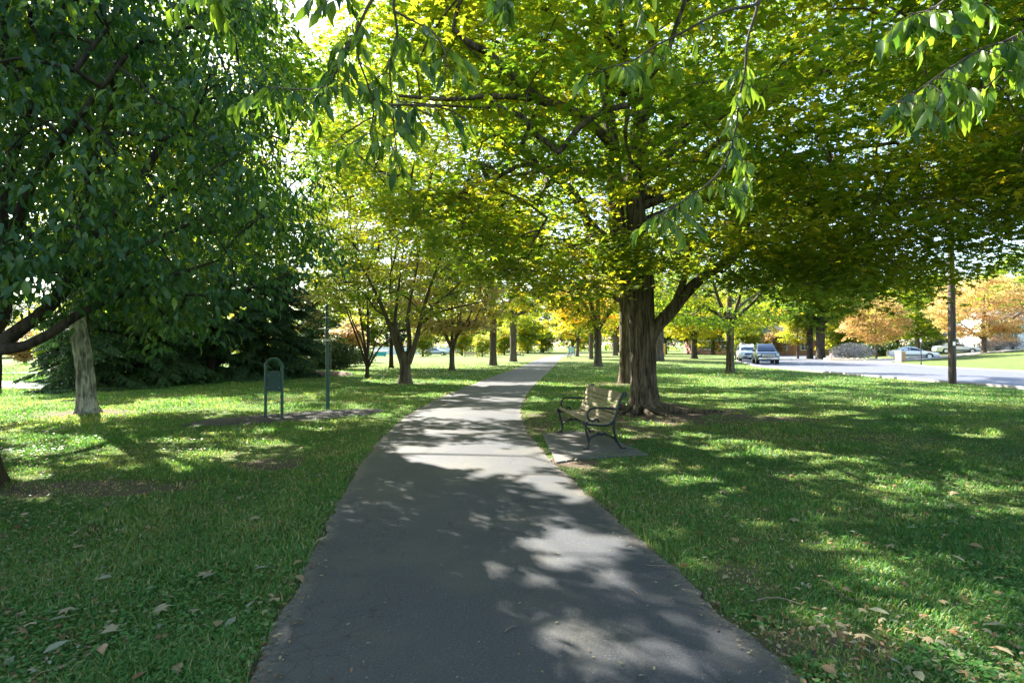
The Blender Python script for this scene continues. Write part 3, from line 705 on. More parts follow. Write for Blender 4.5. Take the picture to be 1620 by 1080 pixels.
# ------------------------------------------------------------------ grey-trunked tree on the left
bB = (-10.25, 13.7, 0.0)
build_tree('maple_tree', 'pale grey trunk flared at its base standing in front of the dark conifers', 'tree', bB,
    ([(.05, 0, -.1), (.02, 0, .25), (-.02, 0, .9), (-.12, 0, 1.6), (-.22, 0, 2.3), (-.2, .1, 3.6), (-.1, .1, 5.5), (0, .1, 9)], [.24, .205, .180, .172, .160, .15, .13, .05]),
    [ray(bB, a, e, L, .10, z) for a, e, L, z in ((-70, 30, 4.5, 3.2), (0, 35, 4.2, 3.6), (70, 30, 4.6, 3.5), (130, 30, 4.4, 3.9), (-140, 35, 4.2, 4.2), (40, 50, 4.2, 5), (-40, 50, 4, 5))],
    dict(c=(0, .5, 7.4), r=(6.2, 5.6, 4.6), n=950, shell=.5, flat_bottom=3.2, seed=31),
    dict(per=92, rad=.8, thick=.14, size=.14, T=T_MAPLE2, mat=M['maple'], tint=(.32, .14), tfun=lambda p: autumn(p, .3, .25, 8)),
    M['bark_pale'], trunk_kw=dict(sides=80, rows=110, flare=(.9, .11, 6, 1.0), furrow=.030, fr_scale=12, zsc=2.2), twigm=M['bark_dark'])

# ------------------------------------------------------------------ multi-stemmed tree left of the path
bD = (-4.58, 24.4, 0.0)
def d24(*a): return rel([(x, y, 24.4+dd, r) for x, y, dd, r in a], bD)
build_tree('maple_tree', 'vase shaped tree whose short trunk splits into several stems, left of the path', 'tree', bD,
    ([(0, 0, -.1), (0, 0, .3), (0, 0, .7), (0, 0, 1.05), (0, 0, 1.4)], [.30, .235, .22, .23, .14]),
    [d24((637, 575, 0, .14), (628, 548, 0, .12), (618, 520, 0, .10), (607, 492, 0, .085), (590, 455, -.4, .06), (560, 400, -1, .03)),
     d24((640, 575, 0, .12), (634, 545, .2, .10), (625, 515, .3, .08), (627, 485, .4, .06), (632, 440, .5, .045), (640, 380, .6, .02)),
     d24((644, 575, 0, .12), (648, 540, .1, .10), (645, 505, .2, .08), (650, 470, .3, .06), (660, 420, .4, .04), (668, 360, .5, .02)),
     d24((646, 575, -.1, .14), (656, 545, -.1, .12), (664, 515, -.1, .10), (670, 490, -.2, .085), (680, 455, -.3, .06), (700, 400, -.8, .03)),
     d24((666, 512, -.1, .07), (685, 498, -.3, .06), (708, 490, -.5, .045), (740, 482, -.8, .03), (770, 476, -1, .015)),
     d24((669, 500, -.1, .05), (690, 480, -.4, .045), (715, 460, -.7, .035), (745, 430, -1, .02)),
     d24((610, 500, 0, .05), (595, 490, -.2, .04), (580, 470, -.4, .03), (560, 450, -.6, .02))],
    dict(c=(.2, -.2, 8.4), r=(6.0, 5.4, 6.0), n=1150, shell=.5, flat_bottom=2.9, seed=41, cond=lambda p: ~((np.abs(p[:, 0]) < 2.1)&(p[:, 2] < 3.7)&(p[:, 1] < 1)&(rng.random(len(p)) < .75))),
    dict(per=90, rad=.72, thick=.12, size=.13, T=T_MAPLE2, mat=M['maple'], tint=(.46, .10), tfun=lambda p: autumn(p, .25, .10, 9)),
    M['bark_far'], trunk_kw=dict(flare=(.5, .2, 5, 0)), twigm=M['bark_far'])

# ------------------------------------------------------------------ park trees further off
def park_tree(name, label, px, py, d, r, fork, crown, n, per, size, tint, mat='maple', nl=5, barkm='bark_far', sp=28, seed=1, group=None, T=None, rad=.8, lean=0.0, gz=None, limbr=.5, sun=True):
    x = (px-810)/F*d; b = (x, d, Hs(x, d) if gz is None else gz)
    cz, rx, ry, rz_, fb = crown
    lim = [ray(b, seed*37+k*360/nl+rng.uniform(-15, 15), rng.uniform(sp, sp+28), rx*rng.uniform(.7, .95), r*limbr, fork+rng.uniform(-.1, .35)*(cz-fork)*.4) for k in range(nl)]
    lim.append(([(lean*fork, 0, fork*.9), (lean*1.2*fork, .1, fork+(cz-fork)*.5), (lean*fork, 0, cz), (.1, 0, cz+rz_*.6)], [r*.75, r*.6, r*.4, r*.12]))
    return build_tree(name, label, 'tree', b, ([(0, 0, -.15), (0, 0, .3), (lean*fork*.5, 0, fork*.5), (lean*fork, 0, fork), (lean*fork*1.1, 0, fork*1.15)], [r*1.25, r*1.05, r*.95, r, r*.7]), lim,
        dict(c=(0, 0, cz), r=(rx, ry, rz_), n=n, shell=.5, flat_bottom=fb, seed=seed*3),
        dict(per=int(per*(1.15 if mat == 'warm' else 1.8)), rad=rad, thick=.14, size=size*1.15, T=T or T_OVAL, mat=M[mat], tint=tint, tfun=lambda p: autumn(p, .2, .15, seed), sun=sun),
        M[barkm], group=group, trunk_kw=dict(sides=16, rows=24, flare=(.55, .25, 5, seed), furrow=.012), twig_sides=4, r0=.009)
park_tree('maple_tree', 'tall trunk partly hidden behind the left side of the large old maple', 989, 606, 24.8, .25, 3.6, (8.8, 6.2, 6, 5.4, 3.4), 560, 54, .14, (.42, .13), seed=2, barkm='bark')
park_tree('maple_tree', 'slim straight maple with bright green crown on the lawn beside the road', 1155, 590, 34.3, .23, 3.0, (7.2, 6.2, 6.2, 4.9, 2.8), 640, 54, .15, (.40, .13), seed=3, barkm='bark', nl=6)
park_tree('maple_tree', 'small forked tree with glowing orange leaves left of the path', 715, 586, 38, .17, 1.3, (5.0, 3.9, 3.6, 3.2, 2.6), 360, 50, .15, (.35, .22), mat='warm', seed=4, nl=3, sp=48, limbr=.75)
park_tree('maple_tree', 'tall yellow green maple rising behind the row of dark conifers', 440, 590, 33, .34, 4.0, (11.2, 7.6, 6.5, 8.6, 4.2), 780, 54, .16, (.50, .10), seed=23)
park_tree('maple_tree', 'second yellow green maple behind the conifers, further left', 250, 590, 36, .34, 4.0, (9.0, 6.8, 6.5, 6.0, 4.4), 420, 50, .19, (.50, .12), seed=24)
park_tree('small_tree', 'low multi stemmed tree with russet leaves beside the conifers', 581, 598, 28.8, .09, .55, (3.7, 2.9, 2.6, 2.0, 1.7), 260, 50, .12, (.12, .2), mat='warm', seed=5, nl=6, sp=50, barkm='bark_dark', limbr=.65)
park_tree('small_tree', 'thin straight young trunk behind the multi stemmed trees', 619, 582, 42, .15, 3.4, (10.0, 6.6, 5.5, 6.8, 3.6), 620, 54, .19, (.50, .10), seed=6, barkm='bark_dark', sun=False)
park_tree('maple_tree', 'tree with stout dark trunk forking high, nearest to the path on its left', 780, 578, 48, .30, 3.8, (8.8, 5.6, 5.4, 5.2, 3.7), 420, 46, .20, (.50, .13), seed=7, sp=45, nl=4, limbr=.6)
park_tree('maple_tree', 'thick straight trunk farthest up the left side of the path', 812, 572, 60, .36, 4.2, (8.8, 5.4, 5.4, 4.9, 3.8), 340, 42, .23, (.52, .12), seed=8)
park_tree('maple_tree', 'grey trunk with a wide v shaped fork right of the path', 946, 580, 45, .30, 2.4, (7.0, 4.6, 4.4, 4.2, 3.2), 330, 44, .19, (.55, .14), seed=9, sp=52, nl=3, limbr=.7)
park_tree('maple_tree', 'brown slender trunk with yellow leaves just left of the grey forked tree', 935, 568, 72, .28, 4.0, (7.0, 5.0, 4.8, 3.6, 3.6), 260, 40, .25, (.80, .10), seed=10)
park_tree('small_tree', 'small leaning tree beside the blue notice board up the path', 913, 562, 92, .26, 2.5, (5.6, 4.2, 4.2, 3.2, 3.0), 150, 36, .28, (.62, .15), seed=11, lean=.08)
park_tree('maple_tree', 'distant trunk between the grey forked tree and the large old maple', 973, 560, 100, .45, 3.5, (8.5, 5.5, 5.5, 4.8, 3.4), 200, 40, .30, (.62, .14), seed=12)
park_tree('maple_tree', 'broad trunk just emerging behind the right side of the large old maple', 1043, 571, 62, .48, 4.0, (9.0, 6.0, 6.0, 5.0, 4.0), 330, 44, .24, (.42, .12), seed=13)
park_tree('maple_tree', 'tree with low yellow crown and dark trunk right of the large old maple', 1098, 567, 75, .38, 2.6, (5.4, 4.8, 4.6, 3.1, 2.3), 280, 44, .22, (.68, .08), seed=14, barkm='bark_dark')
# beyond the road
park_tree('maple_tree', 'dark trunk on the right of a pair across the road', 1298, 552, 70, .50, 4.0, (8.5, 5.5, 5.5, 4.8, 3.2), 300, 42, .26, (.30, .12), seed=15, barkm='bark_dark')
park_tree('maple_tree', 'slightly thinner dark trunk on the left of a pair across the road', 1281, 553, 72, .36, 4.0, (8.5, 5.0, 5.0, 4.6, 3.4), 240, 42, .26, (.38, .12), seed=16, barkm='bark_dark')
park_tree('small_tree', 'young pale green tree near the far kerb behind the parked cars', 1262, 555, 74, .14, 1.6, (3.6, 2.0, 2.0, 1.9, 1.9), 90, 40, .2, (.6, .1), seed=17)
park_tree('maple_tree', 'small maple with pink and orange leaves on the far lawn', 1386, 551, 73, .15, 1.9, (5.2, 3.7, 3.5, 3.2, 2.0), 300, 52, .2, (.55, .25), mat='warm', seed=18)
park_tree('maple_tree', 'wide orange maple in front of the white house', 1557, 547, 68, .24, 1.6, (5.3, 5.6, 4.4, 3.9, 1.7), 520, 54, .2, (.42, .25), mat='warm', seed=19, nl=6)
park_tree('maple_tree', 'full green tree behind the white saloon car', 1452, 545, 80, .30, 2.4, (6.8, 5.2, 5.0, 4.6, 2.0), 380, 50, .24, (.34, .12), seed=20)
park_tree('maple_tree', 'tall green tree rising behind the orange maple at the right edge', 1640, 545, 84, .40, 3, (9.0, 7, 6, 6, 3), 380, 46, .28, (.30, .12), seed=22)

# ------------------------------------------------------------------ cherry branches hanging overhead from a tree behind the viewpoint
tO = thing('cherry_tree', 'hanging twigs of long drooping cherry leaves overhead at the top of the view', 'tree', (2.2, -2.4, 0))
bO = np.array([2.2, -2.4, 0.0])
link('trunk', trunk_mesh('trunk', [(0, 0, -.1), (0, 0, .5), (-.05, 0, 1.6), (-.1, .1, 2.6), (-.1, .2, 4)], [.3, .25, .22, .2, .12], M['bark_dark'], sides=24, rows=40, flare=(.7, .25, 5, 0), furrow=.01), tO)
def ov(pts): return np.array([P(a, c, d) for a, c, d in pts])
HANG = [  # twigs seen in the photo: (pixel x, pixel y, depth)
    [(640, -190, 2.9), (632, -60, 2.75), (622, 0, 2.7), (627, 50, 2.7), (616, 100, 2.68), (620, 160, 2.66), (624, 215, 2.64), (632, 270, 2.62)],
    [(640, -190, 2.9), (605, -40, 2.65), (580, 10, 2.6), (562, 50, 2.6), (545, 80, 2.58), (532, 110, 2.56), (515, 135, 2.55), (470, 140, 2.5), (420, 135, 2.5)],
    [(622, 15, 2.7), (660, 35, 2.6), (690, 55, 2.55), (705, 90, 2.5), (700, 130, 2.5)],
    [(563, 48, 2.6), (566, 90, 2.6), (580, 130, 2.62), (590, 170, 2.62), (585, 210, 2.6)],
    [(618, 165, 2.66), (650, 165, 2.62), (690, 168, 2.6), (715, 175, 2.6), (738, 190, 2.6)],
    [(1215, -150, 3.0), (1206, -20, 2.85), (1200, 10, 2.8), (1185, 60, 2.78), (1180, 110, 2.76), (1170, 160, 2.74), (1166, 200, 2.72), (1160, 230, 2.7), (1178, 265, 2.7), (1188, 300, 2.7)],
    [(1206, -20, 2.85), (1196, 5, 2.8), (1155, 13, 2.7), (1120, 28, 2.65), (1080, 50, 2.6), (1040, 70, 2.6), (1000, 95, 2.55), (965, 105, 2.5), (925, 120, 2.5)],
    [(1160, 230, 2.7), (1140, 270, 2.65), (1115, 295, 2.6), (1085, 315, 2.55), (1055, 335, 2.5), (1035, 350, 2.5)],
    [(1700, -120, 2.6), (1660, 10, 2.3), (1610, 55, 2.15), (1560, 75, 2.1), (1500, 110, 2.05), (1450, 145, 2.0), (1410, 165, 2.0)],
    [(1610, 55, 2.15), (1600, 90, 2.1), (1585, 115, 2.1), (1560, 140, 2.1)],
    [(1540, -120, 2.5), (1520, -30, 2.3), (1495, 0, 2.25), (1470, 15, 2.2), (1440, 20, 2.2)],
    [(800, -150, 2.7), (795, -40, 2.5), (800, -8, 2.5), (812, 10, 2.5)],
    [(520, -150, 2.6), (530, -60, 2.5), (520, -20, 2.5), (535, 0, 2.5)],
    [(1000, -150, 2.7), (1010, -50, 2.5), (1000, -14, 2.5)],
    [(350, -150, 2.6), (340, -60, 2.4), (330, -10, 2.4)],
]
SIDE = [(3, (-.9, -.3)), (5, (.5, .2))]
lp, la, ln_, ls, lt = [], [], [], [], []
tw = []
def leafy(path, r_, den=1.0, size=.098, start=.3):
    L = np.linalg.norm(np.diff(path, axis=0), axis=1).sum(); n = max(8, int(L/.02)); c = spline(path, n)
    tw.append((c, np.linspace(r_, .0022, n)))
    k = int(n*start)
    while k < n:
        # short side shoot with leaves hanging from it
        o = c[k]; az = rng.uniform(0, 2*np.pi); l2 = rng.uniform(.03, .17); m = max(2, int(l2/.022))
        d = np.array([math.cos(az), math.sin(az)*.8, -.15]); q = np.array([o+d*l2*t+np.array([0, 0, -.5*l2*t*t]) for t in np.linspace(0, 1, m+2)])
        tw.append((q, np.linspace(.0022, .0012, len(q))))
        for p in q[1:]:
            for _ in range(1 if rng.random() < .6 else 2):
                ax = np.array([rng.normal()*.32, rng.normal()*.32, -1.0])+d*.35; lp.append(p); la.append(ax)
                ln_.append(rng.normal(size=3)+np.array([0, -.5, .2])); ls.append(size*rng.uniform(.7, 1.2)); lt.append(.85+.25*rng.normal())
        k += max(1, int(rng.uniform(1.2, 3.2)/den))
for i, h in enumerate(HANG):
    leafy(ov(h), .009 if i in (0, 1, 5, 6) else .006, .62 if i in (8, 9) else .72, .083 if i < 8 else .092, .42 if i in (0, 5, 6) else .3)
limbsO = [([bO+(-.1, .1, 2.6), bO+(-.6, 1.2, 3.6), (.8, .6, 4.1), (-.1, 2.0, 4.0), P(640, -190, 2.9)], [.10, .08, .06, .035, .012]),
          ([bO+(-.1, .1, 2.5), bO+(0, 1.4, 3.5), (2.0, .9, 3.9), (1.6, 2.2, 4.0), P(1215, -150, 3.0)], [.10, .08, .06, .03, .012]),
          ([bO+(-.1, .1, 2.4), bO+(.5, 1.4, 3.2), (3.0, .9, 3.7), P(1700, -120, 2.6)], [.10, .07, .04, .012]),
          ([(3.0, .9, 3.7), (2.6, 1.8, 3.6), P(1540, -120, 2.5)], [.03, .02, .01]), ([(.8, .6, 4.1), (.4, 1.8, 3.9), P(800, -150, 2.7)], [.04, .02, .01]),
          ([(2.0, .9, 3.9), (1.0, 1.9, 3.9), P(1000, -150, 2.7)], [.03, .02, .01]), ([(-.1, 2.0, 4.0), (-.6, 2.3, 3.8), P(520, -150, 2.6)], [.02, .015, .01]), ([(-.6, 2.3, 3.8), (-1.1, 2.4, 3.7), P(350, -150, 2.6)], [.015, .012, .009])]
for p_, r_ in limbsO:
    link('limb', trunk_mesh('limb', np.array(p_)-bO, r_, M['bark_dark'], sides=12, rows=26, furrow=.006), tO)
# the rest of its crown, unseen above and behind, enlarged to shade the path
cen = envelope((0.9, -1.0, 6.0), (5.2, 4.8, 2.4), 520, seed=77, cond=lambda p: ~((p[:, 1] > .4)&(548-F*(p[:, 2]-CAMH)/np.maximum(p[:, 1], .4) > -130)))
mo = [(spline(np.column_stack([np.array(p_), r_]), 20)[:, :3], spline(np.column_stack([np.array(p_), r_]), 20)[:, 3]) for p_, r_ in limbsO[:3]]
tw2 = skeleton(mo, cen, r0=.004)
nc = len(cen)*48; ci = np.repeat(np.arange(len(cen)), 48); pc = cen[ci]+rvec(nc)*rng.random((nc, 1))**.5*np.array([.5, .5, .25])
kp = sun_keep(pc); pc = pc[kp]; nc = len(pc)
lpa = np.vstack([np.array(lp), pc]); laa = np.vstack([np.array(la), np.tile([0, 0, -1.0], (nc, 1))+rvec(nc)*.5]); lna = np.vstack([np.array(ln_), rvec(nc)+np.array([0, 0, .4])])
lsa = np.concatenate([ls, .095*(.8+.4*rng.random(nc))]); lta = np.concatenate([lt, .5+.2*rng.normal(size=nc)])
cr = link('crown', leaf_mesh('crown', T_CHERRY, lpa-bO, laa, lna, lsa, lta, M['cherry'], .80), tO)
link('branchwork', tubes_mesh('branchwork', [(p-bO, r) for p, r in tw+tw2], M['bark_far'], 6), cr)

# ------------------------------------------------------------------ conifers on the left
def conifer_mesh(seed, Hh=8.5, Rr=2.5, nb=120):
    g = np.random.default_rng(seed); pos, ax, nm_, sz, tt, br = [], [], [], [], [], []
    for i in range(nb):
        z = .15+(Hh-.4)*(i/nb)**1.15; L = Rr*(1-(z/Hh))**.75*g.uniform(.65, 1.15)+.15; a = g.uniform(0, 2*np.pi)
        d = np.array([math.cos(a), math.sin(a), 0]); n = 7; s = np.linspace(0, 1, n)
        p = np.outer(s*L, d)+np.array([0, 0, z])+np.outer(.18*L*s-.42*L*s*s, [0, 0, 1.0]); p[:, 2] = np.maximum(p[:, 2], .08)
        br.append((p, np.linspace(.035, .006, n)))
        sd_ = np.array([-d[1], d[0], 0]); ns = int(L*34)
        for q in range(ns):
            t = g.uniform(.12, 1); k = t*(n-1); i0 = int(min(k, n-2)); o = p[i0]*(1-(k-i0))+p[i0+1]*(k-i0)
            side = g.choice([-1, 1]); l2 = g.uniform(.15, .5)*(1.15-t)+.12
            dr = sd_*side*g.uniform(.3, 1)+d*g.uniform(.2, .8); dr /= np.linalg.norm(dr)
            m = int(6+l2*16)
            for w in range(m):
                u = g.random()*l2; o2 = o+dr*u+np.array([0, 0, -.75*u*u/l2-.1*u])
                pos.append(o2); ax.append(dr*.5+np.array([g.normal()*.4, g.normal()*.4, -.9+g.normal()*.3])); nm_.append(g.normal(size=3)); sz.append(g.uniform(.09, .2)); tt.append(g.random())
    pos = np.array(pos); pos[:, 2] = np.maximum(pos[:, 2], .12)
    return leaf_mesh('crown', T_NEED, pos, np.array(ax), np.array(nm_), np.array(sz), np.array(tt), M['needle'], 1.3), tubes_mesh('branchwork', br, M['bark_dark'], 4)
cm = [conifer_mesh(5), conifer_mesh(6, 7.5, 2.7)]
tkm = mesh_np('trunk', *(lambda v, f: (np.array(v), np.array(f)))(*tube_np([(0, 0, -.2), (0, 0, 2), (0, 0, 5), (0, 0, 8.2)], [.2, .16, .1, .02], 10, False)), M['bark_dark'], True)
CON = [(128, 616, 0, 1.0, 'leftmost full height conifer just behind the pale grey trunk'), (205, 611, 1, 1.05, 'second dark conifer from the left, right of the pale grey trunk'), (272, 607, 0, 1.1, 'third dark conifer in the row, behind the hanging cherry leaves'),
       (335, 603, 1, 1.0, 'fourth dark conifer in the row, left of the green arched sign'), (395, 600, 0, 1.12, 'fifth dark conifer in the row, behind the green arched sign'), (455, 596, 1, 1.05, 'rightmost dark conifer in the row, between arched sign and tall green pole'),
       (500, 582, 0, 1.1, 'dark conifer set back behind the tall green pole'), (84, 606, 1, .48, 'small light conifer with drooping boughs at the far left by the paved court')]
for i, (px, py, v, s, lab) in enumerate(CON):
    g_ = G(px, py); o = thing('conifer_tree', lab, 'conifer', (g_[0]-.3, g_[1]+.6, 0), i*1.3, 'conifers along the left side of the lawn'); o.scale = (s*1.0, s, s*.8)
    link('trunk', tkm, o); c_ = link('crown', cm[v][0], o); link('branchwork', cm[v][1], c_)

# ------------------------------------------------------------------ park bench
M['iron'] = plain('black_cast_iron', (.016, .018, .021), .38, .3, .3, 20, .15)
M['wood'] = NT('weathered_slat_wood'); _k = M['wood']; _v = _k.coords((14, 1.4, 14)); _n = _k.noise(3, _v, 6, .7)
_k.l(_k.ramp(_n, [(.3, (.13, .105, .055)), (.5, (.22, .185, .10)), (.72, (.32, .275, .17))]), _k.b.inputs['Base Color']); _k.b.inputs['Roughness'].default_value = .65; _k.bump(_n, .3, .004); M['wood'] = _k.m
def bench(label, loc, rz, group=None, scale=1.0):
    t = thing('park_bench', label, 'bench', loc, rz, group); L = 1.78; t.scale = (scale,)*3
    def flat(mb, pts, y, r=.017, n=22, w=1.0): # cast bar following a curve in the x,z plane
        c = spline(np.array(pts), n); mb.tube([(a, y, b) for a, b in c], r, 8)
    for k, y in enumerate((0.0, L)):
        fr = MB()
        for dy in (-.009, .009):
            flat(fr, [(.035, 0), (.055, .03), (.075, .12), (.055, .22), (.03, .31), (.03, .40)], y+dy, .018)
            flat(fr, [(.62, 0), (.585, .03), (.525, .12), (.49, .22), (.475, .32), (.475, .43)], y+dy, .018)
            flat(fr, [(.02, .415), (.07, .385), (.16, .375), (.28, .365), (.38, .37), (.45, .41), (.49, .48), (.525, .58), (.555, .68), (.59, .78), (.625, .84)], y+dy, .021, 40)
        fr.box((.035, y, .011), (.10, .055, .022), 0, .005); fr.box((.62, y, .011), (.10, .055, .022), 0, .005)
        fr.disc((.012, y, .405), (0, 1, 0), .040, .052, 18); fr.disc((.645, y, .835), (0, 1, 0), .045, .055, 18); fr.disc((.645, y, .835), (0, 1, 0), .020, .066, 12)
        fr.build('side_frame', M['iron'], t, True)
        arm = MB()
        flat(arm, [(.545, .62), (.47, .615), (.35, .625), (.22, .63), (.13, .625), (.075, .59), (.055, .53), (.075, .465), (.12, .42), (.17, .405)], y, .016, 40)
        arm.tube([(.13, y, .42), (.18, y, .455), (.215, y, .46), (.235, y, .415), (.25, y, .38)], [.014, .02, .02, .016, .01], 8)
        arm.build('armrest', M['iron'], t, True)
        st = MB(); flat(st, [(.075, .10), (.10, .165), (.16, .205), (.24, .225), (.33, .225), (.41, .205), (.48, .165), (.52, .10)], y, .014, 30)
        st.tube([(.20, y, .235), (.245, y, .245), (.28, y, .232), (.315, y, .245), (.36, y, .235)], [.012, .022, .018, .022, .012], 8)
        st.tube([(.28, y, .24), (.28, y, .20)], [.018, .006], 8)
        st.build('stretcher', M['iron'], t, True)
    rod = MB(); rod.tube([(.28, 0, .225), (.28, L, .225)], .008, 8); rod.build('tie_rod', M['iron'], t, True)
    # seat slats follow the dipped rail, back slats the reclined support
    def slat(mb, x, z, ang, w, th=.022):
        ca, sa = math.cos(ang), math.sin(ang); q = []
        for a, b in ((-w/2, -th/2), (-w/2+.004, -th/2-.003), (w/2-.004, -th/2-.003), (w/2, -th/2), (w/2, th/2-.004), (w/2-.005, th/2), (-w/2+.005, th/2), (-w/2, th/2-.004)):
            q.append((x+a*ca-b*sa, z+a*sa+b*ca))
        mb.prism(q, -.028, L+.028)
    seat = MB()
    for x, z, a in ((.035, .442, .35), (.095, .412, -.25), (.165, .402, -.08), (.235, .396, -.05), (.305, .394, .02), (.372, .402, .22)): slat(seat, x, z, a, .060)
    seat.build('seat', M['wood'], t)
    back = MB(); c = spline(np.array([(.425, .425), (.468, .50), (.500, .60), (.530, .70), (.563, .79), (.590, .85)]), 61)
    for k in range(7):
        i = 3+int(k*9); p = c[i]; d = c[min(i+1, 60)]-c[i-1]; slat(back, p[0]-.008, p[1], math.atan2(d[1], d[0]), .058)
    back.build('backrest', M['wood'], t)
    return t
bang = math.atan2(.245, 1.72)
b1 = bench('black iron bench with weathered wooden slats on a concrete pad beside the large maple', (1.10, 8.72, .024), bang)
b2 = copy_tree(b1); b2.location = ((897-810)/F*74, 74, 0); b2.rotation_euler = (0, 0, -.1); b2['label'] = 'distant bench seen end on beside the blue notice board'
b3 = copy_tree(b1); b3.location = ((822-810)/F*86, 86, Hs(1.1, 86)); b3.rotation_euler = (0, 0, R(200)); b3['label'] = 'distant bench on the sunny lawn just right of the thickest trunk beside the path'
b4 = copy_tree(b1); b4.location = ((736-810)/F*82, 82, Hs(-6.7, 82)); b4.rotation_euler = (0, 0, R(-95)); b4['label'] = 'distant bench on the open sunny lawn left of the path, seen from behind'
for b_ in (b1, b2, b3, b4): b_['group'] = 'park benches with iron frames and wooden slats'

# ------------------------------------------------------------------ green exercise station
M['green'] = plain('dark_green_paint', (.006, .070, .062), .42, 0, .12, 6, .05, .1)
M['plate'] = plain('green_back_plate', (.014, .060, .058), .45, 0, .1, 5)
M['pale'] = plain('cream_plastic', (.62, .60, .45), .5, 0, .1, 6)
M['steel'] = plain('zinc_bolt', (.5, .5, .5), .3, .9, .05, 6)
s = thing('arched_sign', 'dark green arched tube frame holding a square plate, seen from behind on the mulch', 'sign', (-5.23, 12.5, .02), R(4))
fr = MB(); w = .175; arc = [(-w, 0, -.03), (-w, 0, .5), (-w, 0, 1.13)]+[(-w*math.cos(a), 0, 1.13+w*math.sin(a)) for a in np.linspace(.15, math.pi-.15, 14)]+[(w, 0, 1.13), (w, 0, .5), (w, 0, -.03)]
fr.tube(arc, .031, 16); fr.build('frame', M['green'], s, True)
pl = MB(); pl.box((0, .005, .815), (.296, .012, .43), 0, .003)
plo = pl.build('plate', M['plate'], s)
lp_ = MB(); lp_.box((0, -.005, 1.031), (.30, .022, .012)); lp_.build('plate_rim', M['green'], plo)
for a, b in ((-.125, .94), (.125, .94), (-.125, .68), (.125, .68)):
    bo = MB(); bo.ball((a, -.005, b), .012, 5, 8, (1, .6, 1)); bo.build('bolt', M['steel'], plo, True)
pg = G(519, 648)
s = thing('exercise_pole', 'tall slightly leaning dark green pole with short white crossbars standing on the mulch', 'pole', (pg[0], pg[1], .02), 0)
q = MB(); lean = -.012; q.tube([(0, 0, -.03), (lean*1.3, 0, 1.3), (lean*2.6, 0, 2.62)], [.050, .046, .042], 18); q.build('post', M['green'], s, True)
q = MB(); q.ball((lean*2.6, 0, 2.62), .05, 6, 14, (1, 1, .5)); q.build('cap', M['green'], s, True)
for z, a, b, r_ in ((1.745, -.33, .23, .017), (2.02, -.20, -.02, .012), (2.02, .02, .20, .012), (2.30, -.09, .09, .011), (2.47, -.05, .07, .009)):
    q = MB(); q.tube([(lean*z+a, -.05, z), (lean*z+b, -.05, z+.01)], r_, 10); q.build('crossbar', M['pale'], s, True)
q = MB(); q.disc((lean*1.745, -.02, 1.735), (0, 0, 1), .085, .05, 20); q.build('clamp', M['pale'], s, True)
q = MB(); q.box((.062, .03, 1.30), (.02, .012, .95)); q.build('tan_strip', M['wood'], s)  # thin tan strip along the right of the post

# ------------------------------------------------------------------ road side: pole, post, mailbox, hydrant, cars
M['polewood'] = bark_mat('creosoted_pole_wood', (.05, .036, .032), (.17, .13, .12), 14, 1.0, .5)
ug = (18.55+.1, 24.1)
u = thing('utility_pole', 'weathered wooden utility pole standing by the near kerb of the road', 'pole', (ug[0], ug[1], 0))
link('post', trunk_mesh('post', [(0, 0, -.2), (-.02, 0, 4), (-.06, 0, 9.2)], [.142, .125, .10], M['polewood'], sides=20, rows=50, furrow=.006, fr_scale=8), u)
q = MB(); q.box((-.06, -.12, 8.5), (2.3, .09, .115), R(15), .01); q.build('crossarm', M['polewood'], u)
for k in (-1, -.4, .4, 1):
    q = MB(); cx = -.06+k*math.cos(R(15)); cy_ = -.12+k*math.sin(R(15)); q.tube([(cx, cy_, 8.555), (cx, cy_, 8.62), (cx, cy_, 8.66), (cx, cy_, 8.72)], [.02, .045, .03, .035], 10); q.build('insulator', M['steel'], u, True)
q = MB(); q.box((-.03, -.14, 1.72), (.11, .012, .16)); q.build('number_plate', M['steel'], u)
def at(px, d, gz=None):
    x = (px-810)/F*d; return (x, d, Hs(x, d) if gz is None else gz)
M['blackm'] = plain('black_post_paint', (.02, .02, .022), .5)
p_ = at(1457, 49.5); u = thing('lamp_post', 'thin black garden lamp post on the lawn across the road', 'lamp post', p_)
q = MB(); q.tube([(0, 0, 0), (0, 0, .1), (0, 0, .12), (0, 0, 1.95)], [.07, .065, .045, .04], 12); q.build('post', M['blackm'], u, True)
M['lampglass'] = plain('clear_lantern_glass', (.75, .78, .78), .1)
q = MB(); q.tube([(0, 0, 1.98), (0, 0, 2.22)], [.06, .10], 6); q.build('lantern', M['lampglass'], u)
q = MB(); q.tube([(0, 0, 1.94), (0, 0, 1.98)], [.05, .075], 6); q.tube([(0, 0, 2.22), (0, 0, 2.26), (0, 0, 2.36)], [.13, .11, .01], 6); q.build('lantern_cap', M['blackm'], u)
def brick_mat(name, a, b, mortar, sc_=5.0):
    k = NT(name); tc = k.n('ShaderNodeTexCoord'); sp = k.n('ShaderNodeSeparateXYZ'); k.l(tc.outputs['Object'], sp.inputs[0]); cb = k.n('ShaderNodeCombineXYZ')
    k.l(k.math('ADD', sp.outputs[0], sp.outputs[1]), cb.inputs[0]); k.l(sp.outputs[2], cb.inputs[1])
    br_ = k.n('ShaderNodeTexBrick'); br_.inputs['Scale'].default_value = sc_; br_.inputs['Color1'].default_value = (*a, 1); br_.inputs['Color2'].default_value = (*b, 1); br_.inputs['Mortar'].default_value = (*mortar, 1); br_.inputs['Mortar Size'].default_value = .015
    k.l(cb.outputs[0], br_.inputs['Vector']); k.l(br_.outputs['Color'], k.b.inputs['Base Color']); k.b.inputs['Roughness'].default_value = .9; return k.m
M['brick'] = brick_mat('red_brick', (.26, .11, .08), (.33, .15, .11), (.36, .33, .3))
